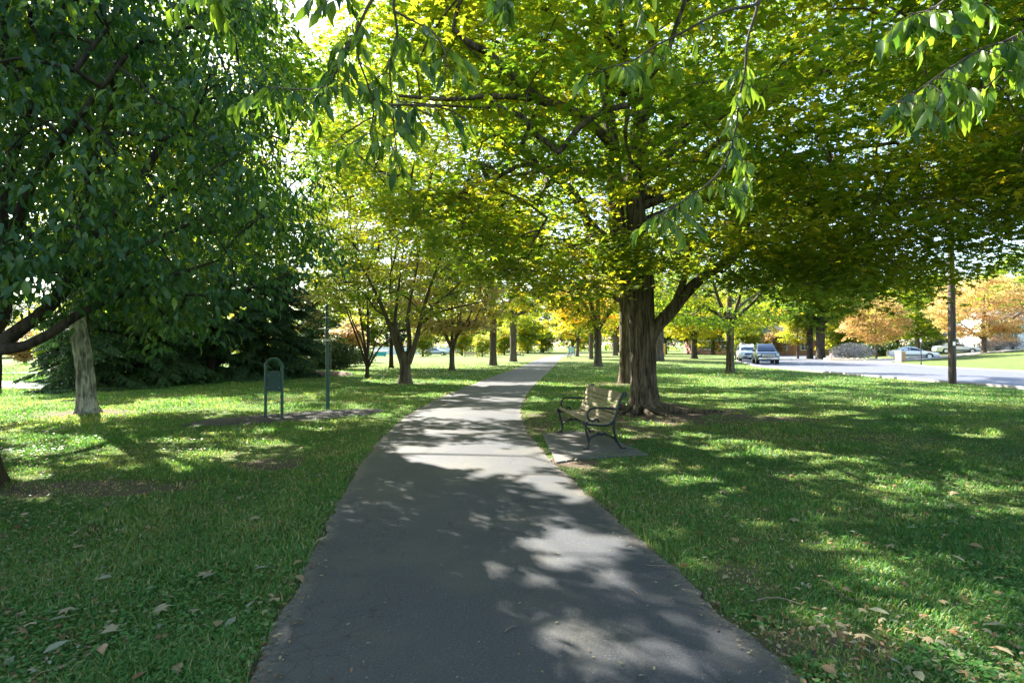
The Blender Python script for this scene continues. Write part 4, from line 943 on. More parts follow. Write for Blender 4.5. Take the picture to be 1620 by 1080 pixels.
M['brickp'] = brick_mat('pale_brick', (.50, .40, .36), (.56, .47, .42), (.55, .52, .48))
M['timber'] = plain('orange_brown_timber', (.42, .19, .07), .6, 0, .15, 5)
p_ = at(1424, 58); u = thing('mailbox_pillar', 'stubby pale brick mailbox pillar with an orange brown panel by the white saloon car', 'mailbox', p_, R(25))
q = MB(); q.box((0, 0, .52), (.72, .62, 1.08), 0, .01); q.build('pillar', M['brickp'], u)
q = MB(); q.box((.05, -.335, .50), (.44, .05, .98), 0, .01); q.build('door', M['timber'], u)
q = MB(); q.box((0, 0, 1.09), (.80, .70, .07), 0, .015); q.build('cap', M['concrete'], u)
M['hydp'] = plain('faded_pink_hydrant_paint', (.62, .38, .28), .5)
p_ = at(1315, 60); u = thing('fire_hydrant', 'small pale pink hydrant on the verge across the road', 'hydrant', p_)
q = MB(); q.tube([(0, 0, 0), (0, 0, .06), (0, 0, .07), (0, 0, .62), (0, 0, .64), (0, 0, .70), (0, 0, .80), (0, 0, .86)], [.16, .16, .10, .10, .14, .14, .10, .02], 14); q.build('barrel', M['hydp'], u, True)
for d_ in (-1, 1):
    q = MB(); q.disc((d_*.13, 0, .5), (1, 0, 0), .055, .12, 12); q.build('outlet', M['hydp'], u, True)

M['tyre'] = plain('tyre_rubber', (.02, .02, .02), .8); M['rim'] = plain('alloy_rim', (.55, .56, .58), .3, .8)
M['glass'] = plain('tinted_car_glass', (.025, .045, .065), .04, 0, .1, 3, 0, 0, .9); M['chrome'] = plain('chrome_trim', (.72, .74, .76), .18, 1.0, .05)
M['lens'] = plain('headlight_lens', (.62, .66, .70), .12, 0, .1, 5, 0, .8); M['trim'] = plain('dark_plastic_trim', (.03, .03, .034), .6)
M['plategrey'] = plain('number_plate_white', (.6, .6, .58), .5); M['redlens'] = plain('tail_light_red', (.35, .02, .02), .25)
def paint(name, c): return plain(name, c, .28, .25, .04, 2, 0, .8)
def car(label, loc, rz, col, kind, group='cars parked along the street'):
    """front toward local -Y."""
    t = thing('parked_car', label, 'car', loc, rz, group); S = []
    if kind == 'suv':   # (y, z bottom, z belt, z top, half width belt, half width top)
        S = [(-2.38, .42, .72, .74, .80, .74), (-2.30, .34, .95, 1.00, .90, .82), (-2.1, .32, 1.02, 1.07, .93, .84), (-1.2, .32, 1.08, 1.12, .94, .84), (-1.12, .32, 1.10, 1.15, .94, .80), (-.45, .32, 1.12, 1.72, .94, .66), (-.2, .32, 1.12, 1.77, .94, .68), (1.2, .32, 1.12, 1.78, .94, .68), (2.0, .32, 1.12, 1.74, .92, .66), (2.25, .36, 1.10, 1.2, .90, .76), (2.36, .46, .9, .95, .84, .72)]
        gl = [(-.98, -.52)]; side = [(-.58, .25), (.33, 1.15), (1.23, 1.85)]; wy, wr = (-1.45, 1.42), .37; wheelw = .25; cabin = (4, 5)
    else:
        S = [(-2.42, .36, .58, .60, .74, .66), (-2.32, .24, .72, .76, .86, .74), (-1.3, .22, .86, .90, .90, .76), (-.95, .22, .90, .97, .90, .72), (-.15, .22, .93, 1.38, .90, .58), (.4, .22, .93, 1.44, .90, .60), (1.0, .22, .94, 1.38, .90, .58), (1.75, .22, .94, 1.02, .89, .68), (2.25, .26, .92, .98, .85, .70), (2.42, .36, .82, .86, .78, .66)]
        side = [(-.5, .35), (.43, 1.2)]; wy, wr = (-1.45, 1.38), .32; wheelw = .2; cabin = (3, 4)
    def sec(y):
        Sa = np.array(S); return [np.interp(y, Sa[:, 0], Sa[:, k]) for k in range(1, 6)]
    secs = []
    for y, zb, zl, zt, w, wt in S:
        h = zt-zl
        half = [(w*.90, zb), (w*.985, zb+.10), (w, zb+(zl-zb)*.55), (w*.985, zl-.03), (w*.95, zl), (w*.95+(wt-w*.95)*.86, zl+h*.86), (wt, zt-.02*min(1, h*4)), (wt*.8, zt+.012*min(1, h*3)), (0, zt+.02*min(1, h*3))]
        secs.append([(x, y, z) for x, z in half]+[(-x, y, z) for x, z in half[-2::-1]])
    m = len(secs[0]); V = [p for s_ in secs for p in s_]; Fq = [(i*m+j, i*m+j+1, (i+1)*m+j+1, (i+1)*m+j) for i in range(len(secs)-1) for j in range(m-1)]+[(i*m+m-1, i*m, (i+1)*m, (i+1)*m+m-1) for i in range(len(secs)-1)]
    Fq += [tuple(range(m)), tuple(range(len(V)-1, len(V)-m-1, -1))]
    bd = MB(); bd.add(V, Fq); body = bd.build('body', col, t, True)
    # windscreen and rear window: panes just proud of the sloped cabin faces
    def pane(y0, y1, name, front):
        a, b = sec(y0), sec(y1); q = MB(); k0, k1 = .05, .93
        za0 = a[2]+.03; zb0 = b[2]-.02; o = -.014 if front else .014
        q.add([(-a[4]*.90, y0+o, za0), (a[4]*.90, y0+o, za0), (b[4]*.86, y1+o, zb0), (-b[4]*.86, y1+o, zb0), (-a[4]*.90, y0-o*2, za0-.01), (a[4]*.90, y0-o*2, za0-.01), (b[4]*.86, y1-o*2, zb0-.01), (-b[4]*.86, y1-o*2, zb0-.01)],
              [(0, 1, 2, 3), (7, 6, 5, 4), (0, 4, 5, 1), (1, 5, 6, 2), (2, 6, 7, 3), (3, 7, 4, 0)]); q.build(name, M['glass'], t)
    if kind == 'suv': pane(-1.08, -.49, 'windscreen', True); pane(2.22, 2.03, 'rear_window', False)
    else: pane(-.90, -.20, 'windscreen', True); pane(1.70, 1.06, 'rear_window', False)
    for sx in (-1, 1):
        for y0, y1 in side:
            q = MB(); a, b = sec(y0), sec(y1); pts = []
            for y, s_ in ((y0, a), (y1, b)):
                h = s_[2]-s_[1]; w0 = s_[3]*.95
                for f in (.10, .80):
                    pts.append((sx*(w0+(s_[4]-w0)*f+.012), y, s_[1]+h*f))
            inn = [(p[0]-sx*.03, p[1], p[2]) for p in pts]
            q.add(pts+inn, [(0, 2, 3, 1), (4, 5, 7, 6), (0, 4, 6, 2), (1, 3, 7, 5), (0, 1, 5, 4), (2, 6, 7, 3)]); q.build('side_window', M['glass'], t)
        for y in wy:
            wl = MB(); wl.tube([(sx*(.92-wheelw), y, wr), (sx*(.93-.02), y, wr), (sx*.945, y, wr)], [wr, wr, wr*.92], 24)
            if kind != 'suv': wl = MB(); wl.tube([(sx*(.86-wheelw), y, wr), (sx*.89, y, wr), (sx*.91, y, wr)], [wr, wr, wr*.92], 24)
            wo = wl.build('wheel', M['tyre'], t, True)
            xo = .95 if kind == 'suv' else .915
            rm = MB(); rm.disc((sx*xo, y, wr), (1, 0, 0), wr*.62, .02, 20)
            for k in range(5):
                a = k*2*math.pi/5; rm.box((sx*(xo+.008), y+math.cos(a)*wr*.3, wr+math.sin(a)*wr*.3), (.02, .05, .05))
            rm.build('rim', M['rim'], wo, True)
            ar = MB(); c_ = [(sx*(xo-.012), y+math.cos(a)*wr*1.15, wr+math.sin(a)*wr*1.15) for a in np.linspace(-.1, math.pi+.1, 14)]; ar.tube(c_, .03, 6); ar.build('wheel_arch', M['trim'], t, True)
        mz = sec(-.5)[1]
        q = MB(); q.ball((sx*1.03, -.62 if kind == 'suv' else -.5, mz+.1), .1, 6, 10, (1.1, .6, .8)); q.tube([(sx*.88, -.58, mz+.04), (sx*1.0, -.58, mz+.08)], .025, 6); q.build('wing_mirror', M['trim'], t, True)
        hy = S[1][0]; hz = S[1][2]
        q = MB(); q.box((sx*S[1][4]*.80, hy-.01, hz-.13), (.32, .14, .2), -sx*.25, .03); q.build('headlight', M['lens'], t)
        q = MB(); q.box((sx*S[-2][4]*.86, S[-2][0]+.02, S[-2][2]-.08), (.14, .10, .26 if kind == 'suv' else .14), sx*.2, .02); q.build('tail_light', M['redlens'], t)
        if kind == 'suv':
            q = MB(); q.tube([(sx*.60, -.1, 1.80), (sx*.60, .0, 1.86), (sx*.60, 1.6, 1.86), (sx*.60, 1.7, 1.80)], .022, 8); q.build('roof_rail', M['chrome'], t, True)
        q = MB(); q.box((sx*.935 if kind == 'suv' else sx*.905, 0, .42), (.03, 2.2, .10), 0, .01); q.build('sill_trim', M['trim'], t)
    f0 = S[0][0]; z1 = S[1][2]
    q = MB(); q.box((0, f0+.0, z1-.16), (.98, .10, .22), 0, .03); gr = q.build('grille', M['chrome'], t)
    q = MB()
    for k in range(3): q.box((0, f0-.06, z1-.22+k*.06), (.86, .02, .032))
    q.build('grille_slot', M['trim'], gr)
    q = MB(); q.box((0, f0+.03, S[1][1]+.16), (1.62, .2, .2), 0, .06); q.build('bumper', M['chrome'] if kind == 'suv' else col, t)
    q = MB(); q.box((0, f0+.02, S[1][1]+.02), (1.2, .14, .12), 0, .03); q.build('air_intake', M['trim'], t)
    q = MB(); q.box((0, f0-.10, S[1][1]+.17), (.34, .02, .13), 0, .005); q.build('number_plate', M['plategrey'], t)
    return t
x_ = (1220-810)/F*51
car('dark silver sport utility car with chrome grille, nearest in the parked line', (x_+.15, 52.6, .03), R(-17), paint('dark_silver_paint', (.035, .055, .085)), 'suv')
c2 = car('white sport utility car parked directly behind the dark silver one', ((1191-810)/F*60, 61.5, .03), R(-17), paint('white_paint', (.72, .73, .74)), 'suv')
c3 = car('white car farthest back in the parked line, its side hidden by the white utility car', ((1181.5-810)/F*69, 70.0, .03), R(-19), paint('pearl_white_paint', (.66, .67, .68)), 'suv')
c3.scale = (.96, .96, .93)
p_ = at(1443, 66); car('white saloon car parked side on in the driveway behind the mailbox pillar', p_, R(68), paint('ivory_paint', (.68, .67, .62)), 'saloon')
p_ = at(1512, 74); car('pale blue white saloon half hidden behind the utility pole near the house', p_, R(72), paint('ice_blue_paint', (.55, .62, .68)), 'saloon')
p_ = at(1346, 90)

# drives and walks
tag(patch('side_street_road', [(44.0, 74.0), (39.2, 62.2), (44, 61.0), (52, 64.5), (62, 66.3), (62, 70.5), (50, 70.0)], M['concrete'], .05, 1.2), kind='structure')
tag(patch('driveway', [(33.4, 48.2), (35.0, 53.5), (43, 63), (52, 63.5), (52, 67.6), (38, 66), (33, 60.6)], M['concrete'], .06, 1.2), kind='structure')
tag(patch('court_pavement', [(-60, 21.3), (-17.6, 21.6), (-18.4, 25.8), (-60, 25.6)], M['concrete'], .02, 2.0), kind='structure')
tag(patch('path_beyond_court', [(-90, 33.5), (-22, 34.0), (-22, 34.7), (-90, 34.4)], M['concrete'], .02, 2.0), kind='structure')

# ------------------------------------------------------------------ houses
M['whitewall'] = plain('white_siding', (.74, .74, .72), .7, 0, .04, 3); M['roofg'] = plain('grey_roof_shingle', (.16, .155, .165), .9, 0, .25, 9, .3); M['roofd'] = plain('dark_roof_shingle', (.07, .07, .08), .9, 0, .25, 9, .3)
M['winglass'] = plain('house_window_glass', (.05, .07, .09), .06, 0, .1, 2); M['teal'] = plain('teal_shutter_paint', (.03, .16, .17), .5); M['whitetrim'] = plain('white_trim_paint', (.78, .78, .76), .5)
def house(label, loc, rz, w, d, h, rh, wallm, roofm, wins, shutter=None, door=None, chim=True):
    t = thing('house', label, 'house', loc, rz)
    q = MB(); q.prism([(-w/2, -1.0), (w/2, -1.0), (w/2, h), (-w/2, h)], -d/2, d/2); wl = q.build('wall', wallm, t)
    q = MB(); q.add([(-w/2, -d/2+.02, h), (-w/2, d/2-.02, h), (-w/2, 0, h+rh), (-w/2+.2, -d/2+.02, h), (-w/2+.2, d/2-.02, h), (-w/2+.2, 0, h+rh)], [(0, 1, 2), (5, 4, 3), (0, 3, 4, 1), (1, 4, 5, 2), (2, 5, 3, 0)])
    q.add([(w/2, -d/2+.02, h), (w/2, d/2-.02, h), (w/2, 0, h+rh), (w/2-.2, -d/2+.02, h), (w/2-.2, d/2-.02, h), (w/2-.2, 0, h+rh)], [(2, 1, 0), (3, 4, 5), (1, 4, 3, 0), (2, 5, 4, 1), (0, 3, 5, 2)])
    q.build('gable', wallm, t)
    o = .5; q = MB(); s_ = rh/(d/2)
    for sg in (-1, 1):
        y0 = sg*(d/2+o); z0 = h-o*s_; q.add([(-w/2-o, y0, z0+.02), (w/2+o, y0, z0+.02), (w/2+o, 0, h+rh+.02), (-w/2-o, 0, h+rh+.02), (-w/2-o, y0, z0+.18), (w/2+o, y0, z0+.18), (w/2+o, 0, h+rh+.18), (-w/2-o, 0, h+rh+.18)],
            [(0, 1, 2, 3), (7, 6, 5, 4), (0, 4, 5, 1), (1, 5, 6, 2), (2, 6, 7, 3), (3, 7, 4, 0)])
    rf = q.build('roof', roofm, t)
    q = MB(); q.box((0, -d/2-o+.0, h-o*s_+.03), (w+2*o, .06, .2)); q.build('gutter', M['whitetrim'], rf)
    if chim: q = MB(); q.box((w*.22, .6, h+rh+.1), (.9, .7, 1.8)); q.box((w*.22, .6, h+rh+1.05), (1.05, .85, .12)); q.build('chimney', M['brick'], rf)
    for x, z, ww, wh in wins:
        q = MB(); y = -d/2-.03
        q.box((x, y, z+wh/2+.05), (ww+.2, .1, .1)); q.box((x, y, z-wh/2-.05), (ww+.26, .14, .1)); q.box((x-ww/2-.05, y, z), (.1, .1, wh)); q.box((x+ww/2+.05, y, z), (.1, .1, wh)); q.box((x, y, z), (.05, .07, wh)); q.box((x, y+.01, z), (ww, .05, .05))
        fr_ = q.build('window', M['whitetrim'], t); q = MB(); q.box((x, -d/2-.015, z), (ww-.002, .03, wh-.002)); q.build('pane', M['winglass'], fr_)
        if shutter:
            for sg in (-1, 1): q = MB(); q.box((x+sg*(ww/2+.32), -d/2-.04, z), (.4, .06, wh+.1), 0, .01); q.build('shutter', shutter, fr_)
    if door: q = MB(); q.box((door, -d/2-.03, .95), (1.0, .08, 2.1), 0, .01); dr = q.build('door', M['teal'] if shutter else M['timber'], t); q = MB(); q.ball((door+.38, -d/2-.1, .95), .05); q.build('handle', M['steel'], dr, True)
    return t
hp = at(1640, 80); house('white house with grey roof and teal shutters at the right edge behind shrubs', (hp[0], hp[1], hp[2]), R(-8), 17, 9, 3.3, 2.0, M['whitewall'], M['roofg'], [(-6.6, 1.75, 1.3, 1.4), (-3.4, 1.75, 1.3, 1.4), (1.8, 1.75, 1.6, 1.4), (5.6, 1.75, 1.3, 1.4)], M['teal'], -.7)
for px, d, rz, w, lab, wm, rm in ((1245, 105, 10, 12, 'red brick house behind the dark silver car, its gable under a yellow tree', 'brick', 'roofd'), (1128, 125, 5, 10, 'small brick house just left of the slim straight maple', 'brick', 'roofg'), (1210, 118, -4, 9, 'dark roofed house set behind the parked white cars', 'whitewall', 'roofd'), (1505, 96, 4, 13, 'low dark house behind the green tree and pole', 'brickp', 'roofd')):
    hp = at(px, d); house(lab, (hp[0], hp[1], hp[2]), R(rz), w, 8, 3.0, 2.2, M[wm], M[rm], [(-w*.3, 1.6, 1.2, 1.2), (0.6, 1.6, 1.4, 1.2), (w*.32, 1.6, 1.2, 1.2)], None, -w*.1)

# ------------------------------------------------------------------ far lawn on the left: dumpster, boat-like tarp car, long white barrier, notice board
M['tealp'] = plain('turquoise_dumpster_paint', (.02, .30, .26), .5, 0, .1, 3); M['bluep'] = plain('blue_board_paint', (.05, .14, .30), .5); M['panelp'] = plain('pale_blue_notice_sheet', (.30, .50, .62), .5)
def gz_at(px, d): x = (px-810)/F*d; return (x, d, Hs(x, d))
u = thing('dumpster', 'turquoise dumpster on the sunny ground behind the left trees', 'dumpster', gz_at(602, 108), R(10))
q = MB(); q.prism([(-1.0, .15), (1.0, .15), (1.15, 1.0), (-1.15, 1.0)], -.7, .7); q.build('container', M['tealp'], u)
q = MB(); q.add([(-1.2, -.75, 1.0), (1.2, -.75, 1.0), (1.2, .75, 1.25), (-1.2, .75, 1.25), (-1.2, -.75, 1.05), (1.2, -.75, 1.05), (1.2, .75, 1.3), (-1.2, .75, 1.3)], [(3, 2, 1, 0), (4, 5, 6, 7), (0, 1, 5, 4), (1, 2, 6, 5), (2, 3, 7, 6), (3, 0, 4, 7)]); q.build('lid', M['pale'], u)
for a in (-.8, .8):
    q = MB(); q.disc((a, 0, .08), (0, 1, 0), .08, 1.2, 10); q.build('wheel', M['tyre'], u, True)
car('small pale blue saloon on the far sunny lot behind the vase shaped tree', gz_at(690, 105), R(80), paint('pale_blue_paint', (.30, .38, .55)), 'saloon', 'cars parked on the far lot')
car('dark blue saloon on the far lot left of the turquoise dumpster', gz_at(572, 108), R(95), paint('navy_paint', (.05, .06, .12)), 'saloon', 'cars parked on the far lot')
u = thing('barrier_wall', 'long low white wall at the far side of the sunny lot', 'wall', gz_at(660, 128), R(2))
q = MB(); q.box((0, 0, .75), (19, .3, 1.6), 0, .03); q.build('panel', M['whitewall'], u); q = MB(); q.box((0, 0, 1.6), (19.2, .5, .12), 0, .02); q.build('coping', M['concrete'], u)
u = thing('notice_board', 'blue framed notice board on posts beside the path in the distance', 'sign', gz_at(904.5, 98))
for a in (-.48, .02, .48):
    q = MB(); q.box((a, 0, .8), (.13, .13, 1.62), 0, .01); q.build('post', M['bluep'], u)
q = MB(); q.box((0, -.075, 1.05), (.86, .05, .85), 0, .01); q.build('panel', M['panelp'], u)
u = thing('marker_post', 'short yellow post standing on the grass right of the large old maple', 'post', gz_at(1051.5, 98)); M['yel'] = plain('yellow_post_paint', (.60, .36, .05), .5)
q = MB(); q.tube([(0, 0, 0), (0, 0, 2.0), (0, 0, 2.12)], [.16, .16, .05], 14); q.build('post', M['yel'], u, True)
# fence posts of the court
M['fence'] = plain('black_fence_steel', (.02, .022, .024), .5)
u = thing('court_fence', 'tall black metal fence posts with thin rails along the paved court at the far left', 'fence', (-19.6, 21.8, 0))
for k, (x, y) in enumerate(((0, 0), (-5.2, -.1), (-3.4, 9.0), (-5.4, 9.2))):
    q = MB(); q.tube([(x, y, -.1), (x, y, 3.3)], .05, 10); q.build('post', M['fence'], u, True)
for z in (.55, 3.2):
    q = MB(); q.tube([(-14, -.2, z), (0, 0, z)], .022, 8); q.build('rail', M['fence'], u, True)
# brown mulch mound by the conifers
M['mound'] = plain('bare_reddish_soil', (.12, .075, .055), .95, 0, .35, 14, .8)
g_ = G(505, 594); a = np.linspace(0, 2*np.pi, 40, endpoint=False); V = [(g_[0], g_[1], .26)]
for k, r in enumerate((.3, .6, .85, 1.0)):
    for t_ in a: w_ = r*(1+.15*math.sin(3*t_)); V.append((g_[0]+1.9*w_*math.cos(t_), g_[1]+1.2*w_*math.sin(t_), .26*(1-r*r)+.01+.04*float(noise(math.cos(t_)*3, math.sin(t_)*3, r*4, 2))*(r < 1)))
Ft = [(0, 1+i, 1+(i+1) % 40) for i in range(40)]; Fq = [(1+k*40+i, 1+(k+1)*40+i, 1+(k+1)*40+(i+1) % 40, 1+k*40+(i+1) % 40) for k in range(3) for i in range(40)]
tag(link('soil_mound', mesh_np('soil_mound', V, [np.array(Ft), np.array(Fq)], M['mound'], True)), 'low mound of reddish bare soil behind the tall green pole', 'mound')

# ------------------------------------------------------------------ shrubs
M['greyleaf'] = leaf_mat('silver_leaf', [(0, (.28, .22, .19)), (1, (.62, .56, .52))], .2, (1.1, 1.1, 1), .6, .2)
M['shrubleaf'] = leaf_mat('dark_shrub_leaf', [(0, (.015, .04, .014)), (1, (.05, .09, .03))], .25, (1.6, 1.6, .6), .35, .5)
def shrub(label, loc, r, h, n, size, mat, tint=(.5, .25), seed=1, name='shrub'):
    t = thing(name, label, 'shrub', loc); g = np.random.default_rng(seed)
    d = rvec(n); k = g.random(n)**.4; p = d*k[:, None]*np.array([r[0], r[1], h*.55])*(1+.3*(noise(d[:, 0]*2+seed, d[:, 1]*2, d[:, 2]*2)-.5))[:, None]+np.array([0, 0, h*.5]); p = p[p[:, 2] > .03]; n = len(p)
    link('foliage', leaf_mesh('foliage', T_OVAL, p, rvec(n)+np.array([0, 0, .6]), rvec(n)+np.array([0, 0, .5]), size*(.7+.6*g.random(n)), tint[0]+tint[1]*g.normal(size=n), mat), t)
    br = []
    for q in range(14):
        e = p[g.integers(n)]; br.append((np.array([(0, 0, -.05), e*.5+np.array([0, 0, .05]), e]), [.03, .02, .006]))
    link('stem', tubes_mesh('stem', br, M['bark_dark'], 5), t); return t
shrub('silvery plumed shrub on the lawn across the road left of the pink maple', at(1347, 68), (2.6, 1.2), 1.9, 3200, .18, M['greyleaf'], (.7, .3), 2)
for i, (px, d, lab) in enumerate(((1556, 73, 'leftmost of the three dry greyish pink shrubs before the white house'), (1578, 73.5, 'middle one of the three dry greyish pink shrubs before the white house'), (1602, 74, 'rightmost of the three dry greyish pink shrubs before the white house'))):
    shrub(lab, at(px, d), (1.3, .9), 1.5, 1500, .14, M['greyleaf'], (.15, .25), 5+i)
shrub('dark glossy bush between the rightmost conifer and the russet tree', (*G(520, 584), 0), (2.2, 1.4), 1.9, 6500, .15, M['shrubleaf'], (.4, .3), 9)
shrub('lower dark glossy bush spreading left of the russet tree', (*G(548, 578), 0), (2.4, 1.4), 1.5, 5500, .16, M['shrubleaf'], (.4, .3), 10)
shrub('dark evergreen shrub below the green tree behind the white saloon car', at(1478, 84), (4.0, 1.5), 2.4, 3500, .25, M['shrubleaf'], (.6, .3), 12)
shrub('long dark clipped bush behind the pink maple', at(1395, 86), (5.5, 1.5), 1.9, 4200, .25, M['shrubleaf'], (.6, .3), 13)
# stone edging of a bed on the far lawn
M['stone'] = plain('sandstone_edging', (.52, .42, .28), .85, 0, .2, 4, .4)
sx, sy, sz_ = at(1345, 63); u = thing('stone_bed_edging', 'low curved edging of tan stone blocks in front of the silvery shrub', 'stone edging', (sx, sy, sz_)); q = MB()
for a in np.linspace(0, 2*math.pi, 30, endpoint=False): q.box((2.7*math.cos(a), 1.1*math.sin(a), .12), (.5, .3, .34+.06*math.sin(a*7)), math.atan2(1.1*math.cos(a), -2.7*math.sin(a)), .04)
q.build('stone', M['stone'], u)

# ------------------------------------------------------------------ far trees
def far_variant(seed, warm, h):
    g = 0
    t = build_tree('distant_tree', 'distant tree in the long row beyond the park', 'tree', (0, -400-seed*30, 0), ([(0, 0, -.2), (0, 0, 1.5), (0, 0, h*.35)], [.45, .35, .2]),
        [ray((0, 0), k*72, 45, h*.3, .15, h*.22) for k in range(5)], dict(c=(0, 0, h*.58), r=(h*.38, h*.38, h*.46), n=170, shell=.6, seed=seed*5, rough=.75),
        dict(per=70, rad=1.4, thick=.4, size=.46, T=T_DIAM, mat=M[warm[0]], tint=warm[1], sun=False), M['bark_far'], group='distant trees beyond the park', trunk_kw=dict(sides=8, rows=8), twig_sides=3, r0=.02)
    return t
fv = [far_variant(1, ('maple', (.30, .15)), 14), far_variant(2, ('maple', (.50, .15)), 12), far_variant(3, ('warm', (.45, .25)), 9), far_variant(4, ('needle', (.7, .3)), 16)]
def place_far(v, px, d, s, used=set()):
    src = fv[v]; o = src if v not in used else copy_tree(src); used.add(v)
    x = (px-810)/F*d; o.location = (x, d, Hs(x, d)-.1); o.rotation_euler = (0, 0, px*.37); o.scale = (s*1.1, s*1.1, s); return o
FT = []
g = np.random.default_rng(4)
for i, px in enumerate(np.arange(-120, 1760, 38)):
    base = 150 if px < 1000 else 120
    d = base+g.uniform(-12, 25); v = int(g.choice([0, 0, 1, 1, 2, 3] if px < 1000 else [0, 0, 3, 3, 1])); FT.append((v, px+g.uniform(-14, 14), d, g.uniform(.8, 1.15)))
for px, d, v, s in ((669, 96, 1, .42), (731, 100, 1, .42), (763, 88, 1, .28), (786, 110, 1, .4), (798, 104, 1, .40), (835, 125, 1, .7), (860, 135, 1, .5), (1180, 96, 1, .5), (1225, 98, 2, .5), (1330, 94, 1, .7), (1420, 92, 0, .75), (1480, 100, 0, .9), (1590, 100, 1, .9), (40, 90, 2, .6), (90, 80, 1, .5), (-30, 85, 2, .6), (545, 60, 2, .45)): FT.append((v, px, d, s))
for v, px, d, s in FT: place_far(v, px, d, s)
for v, x_, y_, s_ in ((1, -17, -2, 1.0), (0, 19, -1, 1.0), (1, -22, 8, 1.1)):  # unseen trees added to hold back sky light from behind and beside
    o = copy_tree(fv[v]); o.location = (x_, y_, 0); o.scale = (s_*1.25, s_*1.25, s_); o['label'] = 'tree added behind or beside the viewpoint to block sky light, out of the view'; o['group'] = 'added trees out of the view'
# a wood behind everything that reads as one mass
n = 42000; px = rng.uniform(-1500, 3200, n); d = rng.uniform(185, 250, n); xw = (px-810)/F*d; hh = 15+9*noise(xw*.05, d*.02, 0, 8)+3*noise(xw*.2, 0, 0, 9); z = hh*rng.random(n)**.75
fw = leaf_mesh('wood', T_OVAL, np.column_stack([xw, d, z+H(xw, d)-.5]), rvec(n), rvec(n)+np.array([0, -.4, .3]), 1.6*(.5+rng.random(n)), .35+.3*(noise(xw*.08, d*.05, 0, 3)-.3)+.1*rng.normal(size=n), M['maple'])
tag(link('woodland', fw), kind='stuff')

# ------------------------------------------------------------------ lawn grass, leaf litter, fallen leaves, twigs
def on_lawn(x, y, m=0.0):
    po = np.abs(path_off(x, y)); ok = po > PHW-.02+m
    ok &= mulch(x, y) < .04
    # bench pad (convex outline test)
    c = PAD.mean(0); ins = np.ones(len(x), bool)
    for i in range(len(PAD)):
        a, b = PAD[i], PAD[(i+1) % len(PAD)]; e = b-a; s0 = np.sign(e[0]*(c[1]-a[1])-e[1]*(c[0]-a[0])); ins &= (e[0]*(y-a[1])-e[1]*(x-a[0]))*s0 > .03
    return ok & ~ins
def scatter(n, ymin, ymax, power=1.0, wide=.96):
    """points on the lawn inside the view's wedge, thinning with distance."""
    u = rng.random(n); k = 1-power
    y = ymin*(ymax/ymin)**u if abs(k) < 1e-6 else (ymin**k+u*(ymax**k-ymin**k))**(1/k)
    x = (rng.random(n)*2-1)*(wide*y+1.8); return x, y
def blades():
    N = 860000; x, y = scatter(N, 1.7, 60, 1.15, .98); k = on_lawn(x, y)&(rng.random(N) < np.interp(y, [0, 22, 60], [1, 1, .0]))&((x < np.interp(y, road_near[:, 1], road_near[:, 0])-.3)|(y < 5)); x, y = x[k], y[k]
    clump = fbm(x*2.6, y*2.6, 0, 14); dd = dirt(x, y); po = np.abs(path_off(x, y)); keep = rng.random(len(x)) < np.clip(1.15-1.25*dd, .04, 1)*np.clip(.10+1.5*clump, 0, 1)*np.clip((po-PHW)/.12+.25, 0, 1)
    x, y, clump, dd = x[keep], y[keep], clump[keep], dd[keep]; n = len(x)
    tuft = sstep(.52, .7, noise(x*1.1, y*1.1, 0, 15))
    h = (.018+.022*clump+.022*tuft)*(.5+.9*rng.random(n))*(1-.45*dd)*np.interp(y, [2, 8, 27, 60], [1, 1.05, 1.4, 1.5]); w = np.interp(y, [2.3, 8, 27, 60], [.0032, .0055, .016, .05])*(.7+.6*rng.random(n))
    az = rng.random(n)*2*np.pi; bend = h*(.3+.9*rng.random(n)); s = np.column_stack([np.cos(az), np.sin(az), np.zeros(n)]); f = np.column_stack([-np.sin(az), np.cos(az), np.zeros(n)])
    b = np.column_stack([x, y, np.full(n, -.004)]); up = np.array([0, 0, 1.0])
    v0 = b-s*w[:, None]; v1 = b+s*w[:, None]; m_ = b+up*(h*.6)[:, None]+f*(bend*.3)[:, None]; v2 = m_+s*(w*.8)[:, None]; v3 = m_-s*(w*.8)[:, None]; v4 = b+up*h[:, None]*.95+f*bend[:, None]
    V = np.stack([v0, v1, v2, v3, v4], 1).reshape(-1, 3); i = np.arange(n)[:, None]*5
    Fq = i+np.array([[0, 1, 2, 3]]); Ft = i+np.array([[3, 2, 4]])
    tt = np.clip(.42+.9*(fbm(x*.9, y*.9, 0, 16)-.5)+.16*rng.normal(size=n)+.45*(rng.random(n) < .12+.25*dd)+.2*dd, 0, 1)
    return mesh_np('grass', V, [Ft, Fq], M['blade'], False, {'tint': np.repeat(tt, 5)})
tag(link('grass', blades()), kind='stuff')
# low broad-leaved weeds (clover) near the viewpoint
N = 80000; x, y = scatter(N, 1.7, 12, 1.5); k = on_lawn(x, y, .03); x, y = x[k], y[k]
k = (noise(x*.8, y*.8, 0, 22)+.5*noise(x*4, y*4, 0, 23) > .78)&(dirt(x, y) < .4); x, y = x[k], y[k]; n = len(x)
a = rng.random(n)*2*np.pi; ax = np.column_stack([np.cos(a), np.sin(a), .15+.3*rng.random(n)])
tag(link('clover_grass', leaf_mesh('clover_grass', T_OVAL, np.column_stack([x, y, .012+.035*rng.random(n)]), ax, np.array([0, 0, 1.0])+rvec(n)*.3, .022*(.6+.8*rng.random(n))*np.interp(y, [2, 12], [1, 1.7]), .40+.15*rng.normal(size=n), M['blade'], 1.7)), kind='stuff')
